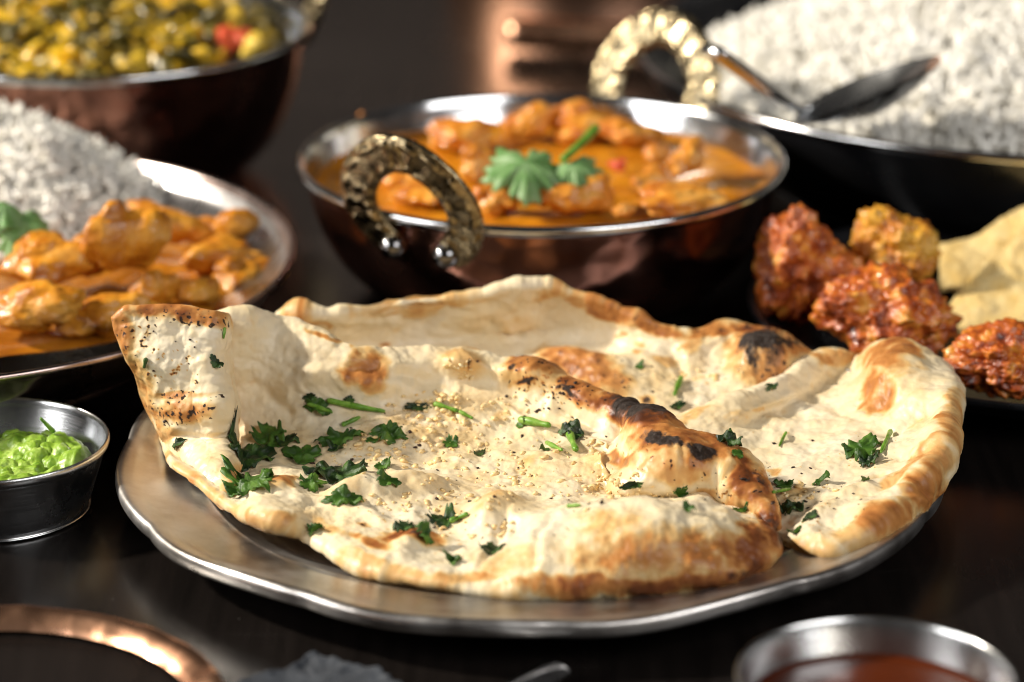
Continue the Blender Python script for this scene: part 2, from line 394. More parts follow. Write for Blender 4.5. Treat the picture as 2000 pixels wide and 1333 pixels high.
def naan_sheet(name, ctrl, nr, nc, parent, bumps=(), bakes=(), chars=(), oils=(), specks=(), half=0.0014, seed=1, rim=0.35, low=0.0012, rimw=0.005, crease=(), blis=1.0):
    S = surf(ctrl, nr, nc)
    N = gnormals(S)
    # ragged outline
    S = S + 0.0008 * np.stack([fbm(S, 0.012, 3, seed + k) for k in range(3)], -1)
    cd = CAM - S; sg = np.sign((N * cd).sum(-1).mean()) or 1
    N *= sg
    px, py = proj(S.reshape(-1, 3)); px = px.reshape(nr, nc); py = py.reshape(nr, nc)
    e = edge_dist(S)
    D = 1.5 * low * fbm(S, 0.024, 2, seed) + 0.00065 * fbm(S, 0.0085, 3, seed + 5) + 0.00022 * fbm(S, 0.0024, 2, seed + 8)
    WX = fbm(S, 0.018, 1, seed + 50); WY = fbm(S, 0.018, 1, seed + 51)
    blist = np.maximum(fbm(S, 0.010, 1, seed + 11) - 0.25, 0) ** 1.5; D += 0.0022 * blist * blis   # small blisters
    for (x, y, rx, ry, a, amp) in bumps:
        r = ell(px + 5 * WX, py + 4 * WY, (x, y, rx, ry, a))
        D += 1.3 * amp / 1000 * np.exp(-(r ** (2.8 if amp > 4 else 2.0)))
    for (x0, y0, x1, y1, wd, amp) in crease:        # wrinkles along a line
        L = math.hypot(x1 - x0, y1 - y0); ux, uy = (x1 - x0) / L, (y1 - y0) / L
        wob = 10 * fbm(S, 0.015, 2, seed + 21)
        tt = ((px - x0) * ux + (py - y0) * uy) / L; dd = -(px - x0) * uy + (py - y0) * ux + wob
        D += amp / 1000 * np.exp(-(dd / wd) ** 2) * np.clip(np.minimum(tt, 1 - tt) * 4, 0, 1)
    hprof = np.sqrt(np.clip(1 - (1 - np.clip(e / 0.0020, 0, 1)) ** 2, 0, 1))
    swell = 1 + 0.30 * blis * np.exp(-((e - 0.005) / 0.004) ** 2)
    lumpy = np.abs(fbm(S, 0.0035, 2, seed + 71))
    for (x, y, rx, ry, a, amt) in oils:
        D += 0.0007 * amt * np.clip(1.2 - ell(px, py, (x, y, rx, ry, a)), 0, 1) * (0.5 - lumpy)
    for (x, y, rx, ry, a, amt) in chars:
        D += 0.0009 * amt * np.clip(1.2 - ell(px, py, (x, y, rx, ry, a)), 0, 1) * fbm(S, 0.0022, 3, seed + 61)
    top = S + N * (half * hprof * swell + D * (0.25 + 0.75 * np.clip(e / 0.004, 0, 1)))[..., None]
    bot = S - N * (half * hprof * 0.8 - D * (0.25 + 0.55 * np.clip(e / 0.004, 0, 1)))[..., None]
    # colour attributes
    nzA = fbm(S, 0.012, 4, seed + 31); nzB = fbm(S, 0.004, 4, seed + 37); nzC = fbm(S, 0.0012, 2, seed + 41); nzL = fbm(S, 0.03, 3, seed + 43)
    wx = px + 12 * nzA + 3 * nzB; wy = py + 8 * fbm(S, 0.012, 3, seed + 33) + 3 * fbm(S, 0.004, 3, seed + 34)
    bake = 0.075 + 0.09 * nzL + 0.05 * nzA + 0.02 * nzB
    bake = bake + 0.30 * np.clip(fbm(S, 0.0075, 3, seed + 81) - 0.5, 0, 1) + 0.22 * np.clip(fbm(S, 0.0035, 2, seed + 83) - 0.6, 0, 1)
    bake = bake + 0.16 * np.clip(D / 0.003 - 0.25, 0, 1) * (0.4 + 0.6 * np.clip(nzL + .4, 0, 1))
    for (x, y, rx, ry, a, amt) in bakes:
        r = ell(wx, wy, (x, y, rx, ry, a)); k = np.clip(1.45 - r, 0, 1) ; k = np.clip(k * (1 + .25 * nzB), 0, 1); k = k * k * (3 - 2 * k)
        bake = np.maximum(bake, amt * k * (0.86 + 0.28 * nzB)) + 0.12 * amt * k
    bake = np.maximum(bake, rim * np.exp(-(e / rimw) ** 2) * np.clip(0.75 + 0.9 * nzA, 0, 1.6))
    char = np.zeros_like(bake)
    for (x, y, rx, ry, a, amt) in chars:
        r = ell(wx, wy, (x, y, rx, ry, a)); k = np.clip(1.3 - r, 0, 1); k = k * k * (3 - 2 * k)
        char = np.maximum(char, amt * np.clip(k * (0.95 + 0.5 * nzB + 0.25 * nzC), 0, 1))
        bake = np.maximum(bake, np.clip(1.9 - r, 0, 1) * 0.72 * (0.8 + .4 * nzB) * np.minimum(amt, 1))
    for (x, y, rx, ry, a, thr) in specks:            # scattered burnt flecks
        r = ell(wx, wy, (x, y, rx, ry, a)); k = np.clip(1.2 - r, 0, 1)
        q = np.clip((nzC * 0.8 + nzB * 0.35) - thr + 0.25 * k, -1, 1)
        char = np.maximum(char, np.where(k > 0, np.clip(q * 5, 0, 1), 0))
        bake = np.maximum(bake, np.where(k > 0, np.clip(q * 3 + .55, 0, .7) * k, 0))
    oil = np.zeros_like(bake)
    for (x, y, rx, ry, a, amt) in oils:
        r = ell(wx, wy, (x, y, rx, ry, a)); k = np.clip(1.3 - r, 0, 1); oil = np.maximum(oil, amt * k * np.clip(0.7 + 1.0 * nzA + .3 * nzB, 0, 1.3))
    bake = np.clip(bake, 0, 1); oil = np.clip(oil, 0, 1)
    n = nr * nc; I = np.arange(n).reshape(nr, nc)
    inner = np.zeros((nr, nc), bool); inner[1:-1, 1:-1] = True
    J = I.copy(); J[inner] = n + np.arange(inner.sum())
    q = gridquads(nr, nc); ft = I.ravel()[q]; fb = J.ravel()[q][:, ::-1]
    if sg < 0: ft = ft[:, ::-1]; fb = fb[:, ::-1]
    V = np.concatenate([top.reshape(-1, 3), bot[inner]])
    cat = lambda a, c: np.concatenate([a.ravel(), c])
    bb = np.clip(0.25 + 0.25 * nzA, 0, 1)[inner]
    o = mesh(name, V, [ft, fb], M['naan'], parent, dict(bake=cat(bake, bb), char=cat(char, np.zeros(inner.sum())), oil=cat(oil, np.zeros(inner.sum()))))
    NAAN_TRIS.append((top.reshape(-1, 3)[:], ft, px, py))
    return o
def behind(ctrl_row, dx, dy, dz):
    out = []
    for p in ctrl_row:
        q = Pz(p[0], p[1], p[2] / 1000); out.append((0, 0, 0, q[0] + dx, q[1] + dy, q[2] + dz))
    return out

front_rows = [
 [(330,905,14),(450,1000,11),(522,1034,12.5),(602,1062,10),(705,1118,9),(850,1149,9),(970,1168,8.5),(1100,1170,8),(1180,1168,8),(1260,1162,8),(1400,1150,8),(1480,1120,8.5),(1508,1085,9)],
 [(325,895,14),(452,990,13),(526,1015,16),(606,1045,12),(708,1102,11),(852,1132,11.5),(972,1152,11),(1100,1142,12.5),(1180,1137,13.5),(1262,1130,14),(1405,1120,14),(1485,1090,13.5),(1515,1072,11)],
 [(320,880,13),(455,970,12),(535,980,16),(618,1010,12.5),(725,1050,12),(865,1075,12.5),(985,1100,13),(1105,1070,18.5),(1183,1060,20.8),(1262,1052,22.5),(1400,1050,21),(1478,1045,17),(1518,1062,12)],
 [(315,860,13),(458,945,11),(540,952,13),(630,980,11.5),(740,1010,12),(880,1020,12.5),(1000,1040,13.5),(1110,1008,20),(1180,998,22.5),(1250,992,24),(1390,1002,22),(1470,1025,16),(1518,1055,12)],
 [(310,840,13),(460,915,10.5),(545,920,10.5),(645,940,10.5),(755,960,11),(895,965,11),(1010,980,12),(1115,985,14),(1183,984,13.8),(1250,982,13.5),(1382,990,13),(1465,1010,13.5),(1516,1048,12)],
 [(305,815,13),(460,870,10),(550,880,10),(660,890,10),(775,900,10),(910,905,10.5),(1020,920,11),(1120,930,11.5),(1180,950,11.5),(1252,966,11.5),(1380,977,12),(1462,998,13),(1515,1042,12)],
 [(300,760,22),(455,790,18),(555,795,18),(680,805,17),(800,815,15),(930,825,14),(1040,850,13),(1158,880,12.5),(1196,908,12.3),(1246,952,17),(1392,957,16),(1466,988,15),(1516,1036,12)],
 [(300,700,32),(448,700,31),(558,702,30),(690,738,26),(820,745,23),(950,755,21),(1058,785,19),(1190,838,16.5),(1222,864,15.2),(1270,897,23),(1412,918,21),(1484,972,17),(1518,1032,12)],
 [(310,650,38),(440,618,42),(560,628,38),(695,683,32),(832,692,28),(962,706,26),(1072,745,22.5),(1198,800,19.5),(1246,824,20),(1306,843,23.5),(1436,888,21),(1500,960,16.5),(1520,1030,11.5)],
]
front_rows.append(behind(front_rows[-1], 0.001, 0.0055, -0.0075))
nf = empty('naan_bread', tuple(Pz(800, 1000, 0.006)))
thing(nf, 'front garlic naan with wilted cilantro, charred ridge and upturned left corner', 'naan', 'naan breads on the pewter plate')
def shift_children(root):
    bpy.context.view_layer.update()
    for c in root.children:
        c.matrix_parent_inverse = root.matrix_world.inverted()
naan_sheet('bread', front_rows, 380, 560, nf, seed=1,
  bumps=[(1335,895,100,40,10,3.0),(1240,818,75,24,24,3.2),(905,722,46,22,0,4.1),(1022,748,60,22,14,4.1),(975,1022,65,30,-10,4.2),(1110,775,55,22,18,2.6),
         (760,735,90,26,-8,2.0),(520,700,60,40,20,-1.8),(610,735,80,22,-24,1.8),(880,790,70,30,0,2.2),(735,975,120,20,-7,3.0),(860,960,60,18,5,1.6),(1060,905,60,20,0,1.5),(1180,930,46,20,20,2.4),(1215,955,30,16,0,2.2),
         (800,1075,40,16,-10,2.0),(930,1110,50,18,0,1.5),(1070,1070,30,60,10,1.6),(545,962,55,18,-10,2.4),(1430,955,40,30,40,2.2),(1370,985,30,14,0,1.8),(660,880,70,24,0,1.0),(470,640,40,60,0,1.4),(780,850,60,18,0,1.3)],
  crease=[(600,1000,870,965,15,2.6),(1080,800,1180,850,9,-1.5),(960,790,1060,840,8,1.4),(560,690,880,760,14,-1.6),(640,860,900,800,10,1.0),(1000,820,1220,900,9,1.2),(470,740,600,830,12,-1.2),(930,1120,1010,1010,10,-1.5),(1040,1140,1090,1010,8,-1.4),(990,1000,1180,960,9,-1.4),(620,1000,860,1060,9,1.2)],
  bakes=[(708,722,42,34,-8,.56),(720,755,26,18,0,.42),(1035,735,62,20,16,.60),(1130,778,60,18,20,.66),(1240,822,90,26,22,.85),(1345,878,125,46,14,.60),(1300,920,70,22,10,.38),
         (1470,950,60,30,48,.70),(1505,1030,24,60,-8,.85),(1440,915,60,22,35,.6),(1300,1085,200,52,-4,.44),(1190,1040,70,36,0,.30),(1390,1080,70,44,0,.56),(1462,1080,50,52,0,.72),(1250,1138,220,14,-2,.66),(1370,1130,120,16,-4,.74),
         (545,960,52,16,-10,.52),(520,1020,60,14,6,.40),(760,1118,110,12,14,.36),(640,1050,40,16,40,.30),(1000,1110,70,30,0,.24),(660,990,60,16,0,.2),(900,1135,80,12,0,.42),(975,1005,38,16,0,.34),(800,1065,62,14,-6,.72),(722,1078,46,10,12,.60),(650,1060,30,8,30,.3),(900,712,34,16,0,.36),(1230,905,30,14,0,.6),(640,668,46,5,20,.5),(1090,1150,100,10,0,.55),(870,1010,30,12,0,.28),(1370,960,40,14,0,.36),(1460,985,30,20,0,.4)],
  chars=[(1245,818,72,20,22,1.0),(1300,880,38,15,26,1.1),(1352,902,42,13,12,1.1),(1005,740,10,6,0,.8),(1056,733,10,5,0,.8),(1110,780,34,6,10,.75),(1140,765,26,6,24,.8),(1030,765,26,4,4,.8),(1512,1045,9,46,-6,.62),(1480,940,30,9,50,.62),(820,1068,22,6,-8,.62),(920,725,5,9,0,.8),(935,718,5,5,0,.7),(712,1043,9,5,0,.8),(1440,1120,50,8,-10,.5)],
  oils=[(830,850,170,70,0,.95),(700,880,120,50,0,.6),(1000,930,170,60,0,.65),(1210,945,110,36,0,.8),(900,1000,150,40,0,.5),(1060,850,90,36,10,.6),(880,700,160,18,6,.35)],
  specks=[(1080,765,110,46,18,.62),(1300,900,130,40,14,.72),(900,1040,260,70,0,.92),(780,860,280,90,0,1.02),(1450,970,80,60,30,.75)], rim=0.42, rimw=0.0042)
flap_rows = [
 [(216,622,48),(258,594,52),(338,592,52),(419,610,49.2),(440,618,42)],
 [(222,640,45.5),(268,625,48),(345,625,48),(430,636,46.3),(441,640,39)],
 [(250,705,36),(292,700,38.5),(362,700,38.5),(418,702,37.8),(447,702,31.5)],
 [(285,780,23),(322,785,26),(382,790,27),(440,796,26.6),(455,790,19)],
 [(322,848,14.5),(350,856,17),(400,860,18),(434,853,18.8),(460,862,12)],
 [(350,888,11.5),(378,900,14),(412,905,15),(444,895,16),(461,905,11.5)],
 [(395,942,10),(415,952,12),(436,958,13),(450,950,13.5),(458,962,12.4)],
 [(440,992,9.5),(448,996,10.5),(455,997,11),(462,990,11.5),(456,990,12)]]
naan_sheet('folded_corner', flap_rows, 330, 180, nf, seed=2, half=0.0016, low=0.0005, blis=0.0, rim=0.45, rimw=0.0045,
  bumps=[(375,800,70,30,0,1.2),(400,900,40,40,30,1.2)], crease=[(330,852,455,852,8,-1.6)],
  bakes=[(330,606,120,18,4,.62),(385,625,46,14,10,.60),(240,640,26,60,-24,.50),(290,760,20,110,-25,.40),(370,800,58,26,0,.52),(330,850,30,20,0,.4),(440,985,30,40,30,.45),(365,770,60,8,0,.4)],
  specks=[(380,622,56,22,8,.42),(260,650,50,60,0,.62),(370,800,66,34,0,.42),(320,720,110,100,0,.86)], oils=[(390,880,80,60,30,.5)])
back_x = [538,640,760,900,1010,1090,1200,1320,1430,1520,1600]
topy = [612,614,597,581,561,561,602,650,656,680,697]
zt = [[29,29,30,31,33.5,33.5,28,22,19.5,18,16.5],[21.5,21.5,21.5,22.5,25,25,21,17,16,15,13],[14.5,14.5,14,14.5,16.5,16.5,15,13,13,12,11],[10,10,10,10,10.5,11,11,10.5,10.5,10,10],[8.5]*11]
back_rows = [[(x, ty + dy, z) for x, ty, z in zip(back_x, topy, zr)] for dy, zr in zip((0, 42, 92, 155, 215), zt)]
back_rows.insert(0, behind(back_rows[0], 0, 0.0045, -0.006))
nb_ = empty('naan_bread', tuple(Pz(1100, 700, 0.006)))
thing(nb_, 'rear naan leaning up behind the others, pale with a browned top edge', 'naan', 'naan breads on the pewter plate')
naan_sheet('bread', back_rows, 220, 460, nb_, seed=3, low=0.0014, rim=0.10,
  bumps=[(1135,735,95,40,18,4.5),(1490,712,58,40,-10,6.0),(1400,675,60,24,0,2.5),(900,615,50,30,0,1.5),(1000,640,60,40,0,1.6),(1240,720,60,30,0,1.6),(700,620,60,14,0,1.4),(585,618,36,16,-20,3.0),(1050,620,50,30,30,1.4),(1330,720,50,30,0,2.0)],
  crease=[(960,600,1080,700,12,1.2),(1300,660,1340,760,12,-2.0)],
  bakes=[(1200,612,110,14,24,.55),(1090,566,50,10,0,.42),(1280,640,60,12,24,.62),(1140,745,100,34,20,.60),(1200,775,50,22,0,.48),(1217,655,12,8,0,.5),(1252,682,13,8,0,.42),(1250,705,12,6,0,.4),(980,660,10,6,0,.45),(626,632,26,12,0,.36),(580,622,42,18,0,.50),(1400,665,80,16,0,.58),(1460,668,70,10,0,.75),(1490,745,60,22,0,.62),(1350,690,30,20,0,.4),(750,676,14,6,0,.5),(740,608,60,10,0,.26),(900,585,60,6,0,.3),(1550,700,40,14,0,.5),(1300,720,26,12,0,.36)],
  chars=[(1492,708,54,38,-12,1.3),(1540,690,26,8,10,.7),(1470,740,16,16,0,.8),(1240,625,10,5,0,.7),(1270,800,14,7,0,.7),(1450,665,40,4,0,.6)],
  specks=[(1180,765,110,36,18,.62),(1500,740,70,30,0,.6),(1400,660,120,14,6,.6)], oils=[(1330,750,150,60,0,.55),(1450,745,70,30,0,.7)])
right_rows = [
 [(1600,699,13.5),(1625,691,16.5),(1690,701,15),(1735,692,20),(1790,695,22),(1830,713,22),(1850,740,18)],
 [(1560,724,13),(1565,719,18),(1640,745,13),(1720,745,18),(1790,745,23),(1860,775,24),(1870,800,18)],
 [(1490,765,10),(1500,757,18),(1570,785,12),(1660,800,14),(1770,820,19),(1848,840,23),(1866,860,17)],
 [(1390,800,9),(1400,794,17),(1480,840,11),(1590,865,12),(1720,880,16),(1815,905,21),(1846,930,14)],
 [(1290,845,9),(1300,837,14),(1420,895,10.5),(1550,925,10.5),(1670,940,13.5),(1760,965,18),(1812,985,11)],
 [(1300,890,8.5),(1340,890,10),(1450,935,10),(1540,980,10),(1630,1000,12.5),(1710,1025,15.5),(1758,1050,9)],
 [(1400,950,8.5),(1430,960,9),(1490,990,9),(1540,1040,9.5),(1590,1068,11),(1640,1078,11.5),(1680,1083,8.5)],
 [(1480,1030,8),(1500,1040,8.5),(1522,1050,8.5),(1550,1076,9),(1590,1092,9),(1620,1096,9),(1645,1093,8)]]
nr_ = empty('naan_bread', tuple(Pz(1600, 920, 0.006)))
thing(nr_, 'right naan with blistered brown dome and thick toasted rolled edge', 'naan', 'naan breads on the pewter plate')
naan_sheet('bread', right_rows, 360, 330, nr_, seed=5, low=0.0011, rim=0.26,
  bumps=[(1755,745,62,58,20,4.5),(1650,705,40,18,0,2.0),(1790,960,60,34,-50,2.5),(1700,1030,50,26,-30,2.0),(1840,860,24,50,10,2.0),(1610,1020,46,18,-40,2.0),(1590,1060,30,16,0,1.4),(1680,960,60,14,-30,2.0),(1500,790,70,14,-25,1.6),(1850,790,20,40,0,1.5)],
  crease=[(1600,1000,1800,890,10,-2.0),(1560,780,1700,830,9,-.8),(1700,860,1850,790,9,-1.6),(1520,1010,1640,950,8,1.2),(1720,900,1850,880,7,-1.3),(1690,990,1800,960,7,-1.2)],
  bakes=[(1742,735,58,34,10,.50),(1725,790,44,40,0,.52),(1765,715,44,18,10,.60),(1650,712,36,16,0,.44),(1610,710,26,14,0,.44),(1790,960,50,28,-50,.58),(1770,920,70,12,-40,.4),(1720,1020,56,24,-30,.52),(1852,840,16,70,8,.42),(1820,900,26,40,20,.40),(1345,822,60,9,-22,.36),(1465,812,16,8,0,.40),(1420,820,14,8,0,.3),(1510,930,12,6,0,.36),(1560,970,36,12,-20,.30),(1670,1060,50,20,0,.34),(1800,830,40,14,-20,.26),(1560,1080,50,12,10,.36)],
  specks=[(1560,960,130,50,0,.92),(1620,1040,90,40,0,.80),(1560,850,150,60,0,1.05),(1700,900,100,60,0,.95)], oils=[(1560,985,70,36,0,.7),(1380,830,100,30,-22,.3)])
for r_ in (nf, nb_, nr_): shift_children(r_)

# surface lookup
def build_bvh():
    vs, fs, k = [], [], 0
    for v, f, _, _ in NAAN_TRIS:
        vs.append(v); fs.append(f + k); k += len(v)
    V = np.concatenate(vs); Fq = np.concatenate(fs)
    return BVHTree.FromPolygons(V.tolist(), Fq.tolist(), epsilon=0.0)
BVH = build_bvh()
def hit(px, py):
    d = Vector(ray(px, py)).normalized(); loc, n, i, ds = BVH.ray_cast(Vector(CAM), d)
    if loc is None: return None
    if n.dot(d) > 0: n = -n
    return np.array(loc), np.array(n)
def smooth_n(px, py, r=14):
    ns = [hit(px + dx, py + dy) for dx in (-r, 0, r) for dy in (-r, 0, r)]
    n = sum((q[1] for q in ns if q), np.zeros(3)); return n / (np.linalg.norm(n) + 1e-9)
def snap(p, n, lift):
    loc, nn, i, ds = BVH.ray_cast(Vector(p + n * 0.012), Vector(-n), 0.03)
    return (np.array(loc) if loc is not None else p) + n * lift
def frame(n, ang):
    """ang in degrees, screen direction on the surface (0 = right, 90 = away)"""
    t = RGT * math.cos(math.radians(ang)) + np.array([0, 1, 0]) * math.sin(math.radians(ang))
    t = t - n * (t @ n); t /= np.linalg.norm(t); return t, np.cross(n, t)

def leaf_shape(rs, L, W, lobes=3, nr=7, na=84):
    """2D ragged coriander blade: returns local xy, ring index"""
    a = np.linspace(0, 2 * math.pi, na, endpoint=False)
    ph = rs.uniform(0, 6); r = 0.48 + 0.34 * np.abs(np.cos(lobes * a / 2 + ph)) ** 0.7 + 0.16 * np.abs(np.cos(lobes * 1.5 * a + ph * 3)) ** 1.3 + 0.03 * rs.normal(size=na)
    r = np.clip(r, 0.3, 1.1); k = np.linspace(0, 1, nr)[:, None]
    X = k * (r * np.cos(a))[None] * L / 2; Y = k * (r * np.sin(a))[None] * W / 2
    return np.stack([X, Y], -1), k
def put_leaf(px, py, Lpx, Wpx, ang, mat, seed, label, lift=0.0004, curl=0.0017, group=None):
    h = hit(px, py)
    if h is None: print('leaf miss', px, py); return
    rs = np.random.RandomState(seed); p, _ = h; n = smooth_n(px, py); t, b = frame(n, ang); s = mpp(p)
    def plen(d):
        a_ = np.array(proj(np.array([p]))).ravel(); b_ = np.array(proj(np.array([p + d * .001]))).ravel(); return np.hypot(*(b_ - a_)) * 1000
    Lm = min(Lpx / plen(t), Lpx * s * 2.3); Wm = min(Wpx / plen(b), Wpx * s * 2.3)
    Q, k = leaf_shape(rs, Lm, Wm, rs.randint(3, 6)); nr, na = Q.shape[:2]
    flat = Q.reshape(-1, 2); V = []
    pts = p + flat[:, :1] * t + flat[:, 1:] * b
    wob = fbm(pts, 0.004, 2, seed); rad = np.repeat(k, na, 1).ravel()
    for q, w_, r_ in zip(pts, wob, rad):
        V.append(snap(q, n, lift + curl * max(0, 0.15 + 1.1 * w_) + 0.0022 * r_ * max(0, w_ + .05)))
    V = np.array(V); V2 = V - n * 0.00022
    f = gridquads(nr, na, True); m = len(V)
    eb = np.arange(na) + (nr - 1) * na; e2 = np.roll(eb, -1)
    rimf = np.stack([eb, e2, e2 + m, eb + m], 1)
    o = mesh('cilantro_leaf', np.concatenate([V - p, V2 - p]), [f, f[:, ::-1] + m, rimf], M[mat]); o.location = p
    thing(o, label, 'cilantro', group)
def put_stem(x0, y0, x1, y1, rpx, label, bend=0.0, mat='stem', group=None):
    pts = []
    for k in np.linspace(0, 1, 9):
        x = x0 + (x1 - x0) * k; y = y0 + (y1 - y0) * k + bend * 4 * k * (1 - k); h = hit(x, y)
        if h is None: continue
        pts.append(h[0])
    if len(pts) < 4: print('stem miss', x0, y0); return
    pts = np.array(pts); n = smooth_n((x0 + x1) / 2, (y0 + y1) / 2); s = mpp(pts[0])
    lin = pts[0] + (pts[-1] - pts[0]) * np.linspace(0, 1, len(pts))[:, None]
    pts = 0.35 * pts + 0.65 * lin
    hmin = max(0, max(((np.array([snap(q, n, 0) for q in pts]) - pts) @ n).max(), 0) * 0.6)
    pts = catmull(pts, 24) + n * (rpx * s * 0.75 + hmin)
    kq = np.linspace(0, 1, 24); r = rpx * s * 0.85 * (1.05 - 0.35 * kq + 0.12 * np.sin(kq * 9 + x0)) * np.sqrt(np.clip(np.minimum(kq, 1 - kq) * 16, .25, 1)); v, f = tube(pts, r, 10)
    o = mesh('cilantro_sprig', v - pts[0], f, M[mat]); o.location = pts[0]; thing(o, label, 'cilantro', group)

G = 'cilantro scattered on the naan breads'
leaves = [
 (480,897,95,110,60,'leaf_dark','big dark wilted cilantro clump beside the upturned naan corner'),
 (490,945,120,90,20,'leaf','green cilantro leaf below the big dark clump, at the corner crease'),
 (520,935,40,24,40,'leaf','small cilantro tip right of the clump by the corner crease'),
 (527,858,75,62,30,'leaf','ragged cilantro leaf above and right of the dark clump'),
 (562,862,30,60,80,'leaf_dark','blackened cilantro scrap joining the leaf near the crease'),
 (590,893,95,52,-10,'leaf','crumpled cilantro leaf left of the long dark leaf'),
 (660,928,150,60,-6,'leaf_dark','largest dark cilantro leaf lying in the middle of the front naan'),
 (606,948,60,42,0,'leaf','cilantro leaf tucked under the largest dark leaf'),
 (665,858,110,36,14,'leaf','left half of the long cilantro spray below the brown spot'),
 (755,850,95,42,8,'leaf','right half of the long cilantro spray below the brown spot'),
 (655,880,28,36,60,'leaf_dark','dark scrap hanging below the long cilantro spray'),
 (622,797,70,40,-30,'leaf','cilantro leaf at the left end of the long green stem'),
 (606,776,36,20,0,'leaf_dark','blackened tuft above the long stem left end'),
 (682,782,26,22,20,'leaf_dark','small blackened tuft on the long green stem'),
 (815,797,66,22,4,'leaf_dark','thin dark cilantro scrap on the garlic patch'),
 (880,868,40,22,0,'leaf','small cilantro scrap in the centre of the front naan'),
 (936,887,28,22,60,'leaf_dark','tiny curled dark scrap right of the centre'),
 (1020,828,30,28,60,'leaf','leaf tuft on the left end of the short fat stem'),
 (1118,848,60,42,-50,'leaf_dark','dark curled leaf atop the upright stem near the charred ridge'),
 (1064,880,24,14,0,'leaf','tiny leaf on the pale split stem'),
 (756,940,62,30,0,'leaf','cilantro leaf below the long spray, near the front bubble'),
 (672,975,100,42,6,'leaf','broad cilantro leaf on the white bubble of the front naan'),
 (748,912,30,34,70,'leaf','curly green sprig right of the largest dark leaf'),
 (866,1016,80,40,10,'leaf_dark','dark folded leaf left of the front blister'),
 (790,1030,50,36,-30,'leaf_dark','dark leaf next to the red brown burn at the front edge'),
 (826,1050,56,22,-16,'leaf','trailing green leaf right of the red brown burn'),
 (960,1078,64,36,4,'leaf_dark','dark wet leaf in front of the blister'),
 (617,1036,34,38,60,'leaf','small leaf at the front left edge of the front naan'),
 (886,1098,36,26,20,'leaf','little green leaf on the front lip of the front naan'),
 (1684,878,66,86,70,'leaf','large glossy cilantro leaf on the right naan'),
 (1700,905,50,36,30,'leaf_dark','darker leaf piece under the large leaf on the right naan'),
 (1424,866,62,32,6,'leaf_dark','cilantro leaf in the fold between front and right naan'),
 (1440,888,30,20,-20,'leaf','green sprig below the leaf in the fold'),
 (1324,795,34,32,60,'leaf_dark','dark tuft at the foot of the stem on the rear naan'),
 (1530,950,48,26,10,'leaf','cilantro leaf right of the front naan toasted tip'),
 (1604,945,44,16,10,'leaf','small flat leaf in the middle of the right naan'),
 (1548,995,60,28,10,'leaf_dark','dark leaf near the lower left of the right naan'),
 (1582,1010,36,28,30,'leaf_dark','dark shred at the bottom of the right naan valley'),
 (1556,1040,30,24,60,'leaf','green shred near the bottom edge of the right naan'),
 (1690,940,20,16,50,'leaf','tiny leaf under the large leaf of the right naan'),
 (420,708,22,40,80,'leaf_dark','dark scrap on the right side of the upturned corner'),
 (350,868,34,24,10,'leaf_dark','dark wet scrap at the foot of the upturned corner'),
 (1245,946,44,18,10,'leaf_dark','dark leaf under the charred dome of the front naan'),
 (1330,970,40,14,30,'leaf','pale green flake below the charred dome'),
 (1445,998,36,18,10,'leaf','green flake near the toasted right tip of the front naan'),
 (1345,998,36,10,-8,'leaf','thin green flake behind the puffed front rim'),
 (1505,757,30,24,50,'leaf_dark','leaf stuck under the black blister on the rear naan'),
 (1248,718,20,14,0,'leaf','small green dot on the rear naan'),
 (1230,950,26,14,0,'leaf_dark','dark shred left of the scrap under the dome'),
]
for i, (x, y, L, W, a, m, lab) in enumerate(leaves):
    put_leaf(x, y, L * .92, W * .92, a, m, 100 + i, lab, group=G)
for args in [
 (638,784,752,806,8,'long green cilantro stem below the brown spot',4),(600,790,650,808,6,'thin stem running into the leaf left of the long stem',0),(668,834,704,818,6,'short bright stem bit under the long stem',0),
 (848,790,895,805,6,'green stem half lying left on the garlic patch',0),(897,806,924,820,5,'green stem half lying right on the garlic patch',0),
 (1016,826,1078,838,10,'short fat bright green stem near the ridge',0),(1112,852,1126,886,9,'upright green stem with a dark leaf on top',0),(1066,872,1098,888,6,'pale split stem below the short fat stem',0),
 (1330,742,1316,778,7,'green stem slanting on the rear naan',0),(1742,848,1722,892,6,'slender dark green stem beside the large right leaf',0),(1536,848,1522,876,4,'thin stem sliver on the right naan',0),
 (1510,965,1545,958,5,'little stem at the toasted right tip',0),(880,1022,916,1006,6,'bright stem left of the front blister',0),(1108,992,1134,990,5,'stem flake behind the front rim',0),(288,698,284,718,5,'black stem bit on the upturned corner',0,'leaf_dark'),
 (437,640,434,662,4,'sliver at the crease of the upturned corner',0),(600,944,640,948,6,'bright stem under the largest dark leaf',0)]:
    put_stem(*args[:6], bend=args[6], group=G, mat=args[7] if len(args) > 7 else 'stem')

# garlic crumbs and burnt flecks: too many to count
def crumbs(name, regions, size, mat, label, cat, seed, flat=0.6):
    rs = np.random.RandomState(seed); d, f = ico(1); VV, FF, k = [], [], 0
    for (x, y, rx, ry, n) in regions:
        for _ in range(n):
            a = rs.uniform(0, 6.283); r = rs.uniform() ** 0.6
            h = hit(x + rx * r * math.cos(a), y + ry * r * math.sin(a))
            if h is None: continue
            p, nn = h; s = size * min(2.1, rs.lognormal(0, 0.55))
            v = d * (1 + 0.28 * rs.normal(size=(len(d), 1))) * np.array([s * rs.uniform(.8, 1.5), s * rs.uniform(.6, 1.1), s * flat])
            v = rot3(v, (rs.uniform(-.5, .5), rs.uniform(-.5, .5), rs.uniform(0, 6)))
            VV.append(v + p + nn * s * flat * 0.15); FF.append(f + k); k += len(d)
    o = mesh(name, np.concatenate(VV), np.concatenate(FF), M[mat]); thing(o, label, cat, kind='stuff')
